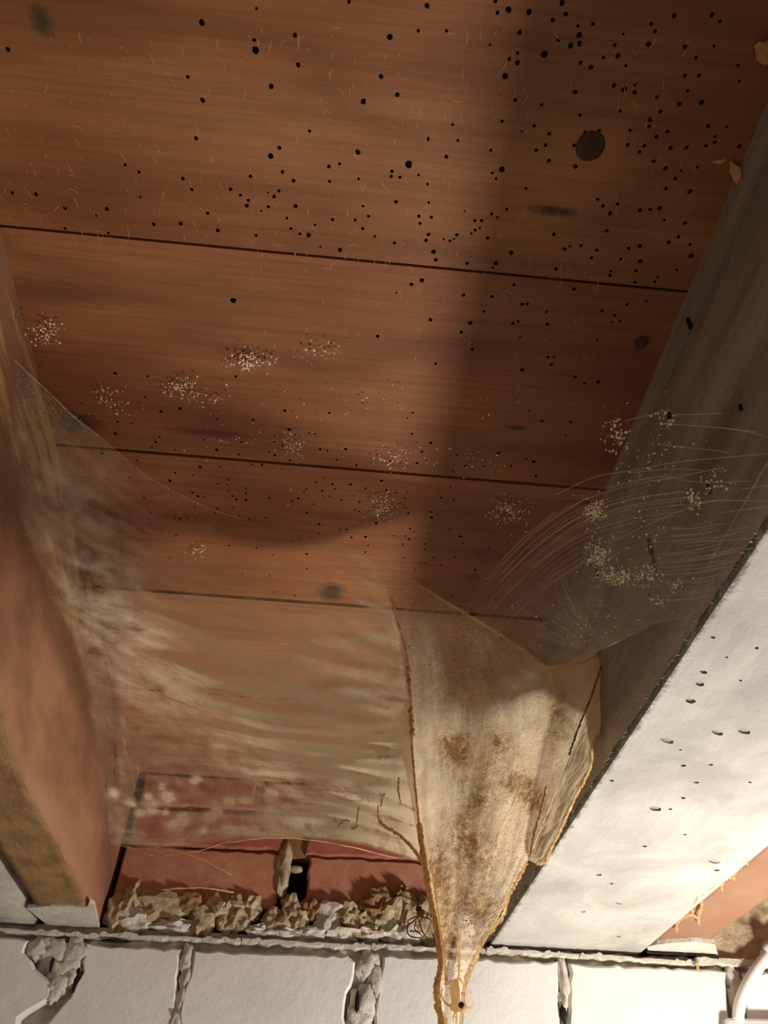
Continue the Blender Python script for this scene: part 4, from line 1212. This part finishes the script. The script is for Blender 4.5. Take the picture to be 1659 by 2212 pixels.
def z8(x, y): return (x * 0.2767 + 1200, y * 0.2767 + 850)


strands = [[(545, 215), (680, 180), (820, 155)], [(940, 165), (1120, 162), (1300, 155)], [(910, 240), (1280, 268), (1580, 300)], [(1280, 265), (1500, 300), (1659, 345)], [(790, 395), (1200, 440), (1350, 460)], [(0, 790), (300, 655), (600, 600), (1000, 530), (1659, 470)],
           [(560, 620), (900, 590), (1150, 600)], [(700, 690), (1000, 640), (1300, 580)], [(420, 740), (800, 650), (1100, 690), (1520, 685)], [(450, 1150), (700, 1035), (870, 960), (1130, 860), (1260, 835), (1659, 842)], [(900, 1050), (1050, 1055), (1300, 1015)], [(1150, 1155), (1300, 1150), (1600, 1125)], [(880, 880), (1130, 860), (1280, 830)],
           [(1450, 750), (1659, 715)], [(1300, 930), (1659, 880)]]
for k in range(40):
    y0 = 740 + 560 * rng.random()
    fullc = [(-700, y0 + 900), (-430, y0 + 560), (-200, y0 + 330), (0, y0 + 170), (250, y0 + 20), (600, y0 - 90), (1000, y0 - 150)]
    a0 = int(rng.integers(0, 4))
    b0 = int(rng.integers(a0 + 3, 8))
    strands.append(fullc[a0:b0])
for k in range(34):
    y0 = 1080 + 540 * rng.random()
    x0 = 780 + 250 * rng.random()
    x1 = 1250 + 330 * rng.random()
    sl = -0.10 - 0.12 * rng.random()
    if y0 + sl * (x1 - x0) > 1659 * 1.0 - (x1 - 900) * 0.55: x1 = 1250
    strands.append([(x0, y0), ((x0 + x1) / 2, y0 + sl * (x1 - x0) / 2 + 12), (x1, y0 + sl * (x1 - x0))])
for k in range(46):
    an = math.radians(172 + 60 * rng.random())
    r0, r1 = 60 + 260 * rng.random(), 380 + 420 * rng.random()
    c0 = (430, 2000)
    strands.append([(c0[0] + r0 * math.cos(an), c0[1] + r0 * math.sin(an)), (c0[0] + (r0 + r1) / 2 * math.cos(an + 0.05), c0[1] + (r0 + r1) / 2 * math.sin(an + 0.05)), (c0[0] + r1 * math.cos(an + 0.14), c0[1] + r1 * math.sin(an + 0.14))])
parts = []
for k, s in enumerate(strands):
    pts = catmull([vp(*z8(*q)) for q in s], 8)
    rd = 0.00011 if k < 15 else 0.00003 + 0.00005 * rng.random() if k < 55 else 0.00004 + 0.00006 * rng.random()
    parts.append(tube(pts, rd, 3, 0, False))
V, Fc = join(parts)
tag(mesh('silk_strands', V, Fc, M['thread'], fan), kind='stuff')
# haze of silk between the strands
vg = [[(x, y) for x in (1010, 1110, 1210, 1310, 1400, 1480)] for y in (1020, 1100, 1180, 1260, 1330, 1400)]
for r in range(6):
    for c in range(6):
        x, y = vg[r][c]
        vg[r][c] = (x + (1400 - y) * 0.25, y)
vg[5] = [(1150, 1432), (1190, 1440), (1250, 1430), (1312, 1396), (1380, 1366), (1440, 1336)]
gg = resample_grid(vg, 60, 60)
vd = resample_grid(np.array([[0.0, 0.0, 0.02, 0.02, 0.02, 0.0], [0.0, 0.03, 0.07, 0.09, 0.06, 0.0], [0.0, 0.06, 0.12, 0.14, 0.10, 0.02], [0.05, 0.12, 0.16, 0.18, 0.16, 0.06], [0.10, 0.16, 0.20, 0.22, 0.20, 0.12], [0.14, 0.20, 0.24, 0.30, 0.26, 0.18]])[..., None], 60, 60)[..., 0]
V = [vp(*gg[j, i]) * 0.999 for j in range(60) for i in range(60)]
uv = [(i / 59, j / 59) for j in range(60) for i in range(60)]
Fc = [(j * 60 + i, j * 60 + i + 1, (j + 1) * 60 + i + 1, (j + 1) * 60 + i) for j in range(59) for i in range(59)]
mesh('silk_haze', V, Fc, M['silk_veil'], fan, smooth=True, attrs={'dens': np.maximum(0, vd.ravel() * 1.9), 'dust': np.zeros(3600)}, uv=uv)

# crumbs of old web on the second timber
cr = empty('cobweb', (0.45, 0.9, 0.29))
tag(cr, 'small crumbly rag of old web along the crack of the narrow timber', 'cobweb')
z7 = lambda x, y: (x * 0.2526 + 1240, y * 0.2526 + 1780)
for q in [[(880, 920), (885, 850), (940, 800), (1010, 780), (1060, 800), (1090, 720), (1100, 590)], [(1010, 770), (1020, 690), (1060, 610)], [(1140, 560), (1200, 525), (1260, 520), (1290, 480), (1360, 440), (1420, 370), (1440, 300)], [(1070, 860), (1065, 800)], [(1270, 570), (1265, 520)], [(1370, 480), (1360, 420)], [(1480, 340), (1490, 280)]]:
    p = catmull([on_plane(*z7(*t), 2, ZB + 0.001) for t in q], 8)
    V, Fc = tube(p, np.array([0.0013 * (1 + 0.6 * noise.noise(Vector((i * 0.6, q[0][0], 0)))) for i in range(len(p))]), 6, 0.5)
    mesh('web_rag', V, Fc, M['thread_cream'], cr, smooth=True)
for q in [[(1010, 1010), (1040, 990), (1090, 1000), (1100, 1100)], [(1110, 1010), (1170, 990), (1190, 1080)], [(1065, 1160), (1060, 1240), (1085, 1270)]]:
    p = catmull([on_plane(*z7(*t), 1, YW - 0.010) for t in q], 8)
    V, Fc = tube(p, 0.0014, 6, 0.5)
    mesh('web_rag', V, Fc, M['thread_cream'], cr, smooth=True)

# ------------------------------------------------------------------ two dead spiders in the web
z6 = lambda x, y: (x * 0.2411 + 840, y * 0.2411 + 1850)


def spider(label, yd, body, legs, leg_r, mb, ml):
    s = empty('spider', on_plane(*z6(*body[0][:2]), 1, yd))
    tag(s, label, 'spider')
    for k, (x, y, rx, rz, nm, mt) in enumerate(body):
        p = on_plane(*z6(x, y), 1, yd)
        sc = 0.2411 * np.linalg.norm(p) / F_PX
        V, Fc = lump(p, (rx * sc, min(rx, rz) * sc, rz * sc), k + 3, 0.12, 1.2, ICO3)
        mesh(nm, V, Fc, mt, s, smooth=True)
    for k, q in enumerate(legs):
        pts = [on_plane(*z6(x, y), 1, yd + 0.004 * math.sin(k * 2.1) * (0.3 + i * 0.4)) for i, (x, y) in enumerate(q)]
        p = catmull(pts, 7)
        V, Fc = tube(p, np.linspace(leg_r, leg_r * 0.55, len(p)), 6)
        mesh('leg', V, Fc, ml, s, smooth=True)


spider('curled brown spider husk hanging beside the rusty rolled funnel edge', 0.60,
       [(268, 470, 26, 22, 'cephalothorax', M['spider_dark']), (292, 512, 40, 30, 'abdomen', M['spider'])],
       [[(270, 475), (225, 400), (165, 370), (112, 345)], [(285, 540), (215, 550), (172, 580), (190, 606), (250, 570)], [(262, 555), (185, 610), (165, 650), (180, 705), (250, 728), (318, 712), (370, 620)], [(268, 565), (300, 670), (350, 740), (400, 780)],
        [(158, 500), (132, 650), (165, 625), (240, 560)], [(292, 545), (365, 560), (378, 605)], [(245, 580), (232, 650), (300, 712)], [(280, 520), (330, 500), (400, 545)]], 0.00062, M['spider'], M['spider'])
spider('pale shrivelled spider with one dark spot clinging to the tip of the funnel', 0.525,
       [(608, 1340, 50, 42, 'cephalothorax', M['spider_pale']), (592, 1215, 38, 84, 'abdomen', M['spider_pale']), (637, 1336, 24, 22, 'eye_patch', M['spider_dark'])],
       [[(565, 1350), (505, 1310), (470, 1245), (480, 1180)], [(600, 1300), (560, 1150), (500, 1142), (570, 1112), (632, 1092)], [(632, 1092), (690, 1200), (700, 1330), (650, 1370)], [(660, 1350), (715, 1280), (735, 1210)], [(660, 1372), (738, 1345), (766, 1302)],
        [(640, 1390), (700, 1385), (745, 1358)], [(600, 1380), (575, 1440), (580, 1500)], [(640, 1380), (625, 1440), (600, 1500)]], 0.0007, M['spider_pale'], M['spider_pale'])
# the eye patch must show on the near side
for o in bpy.data.objects:
    if o.name.startswith('eye_patch'):
        o.location = Vector(o.location) + Vector((0, -0.006, -0.001))
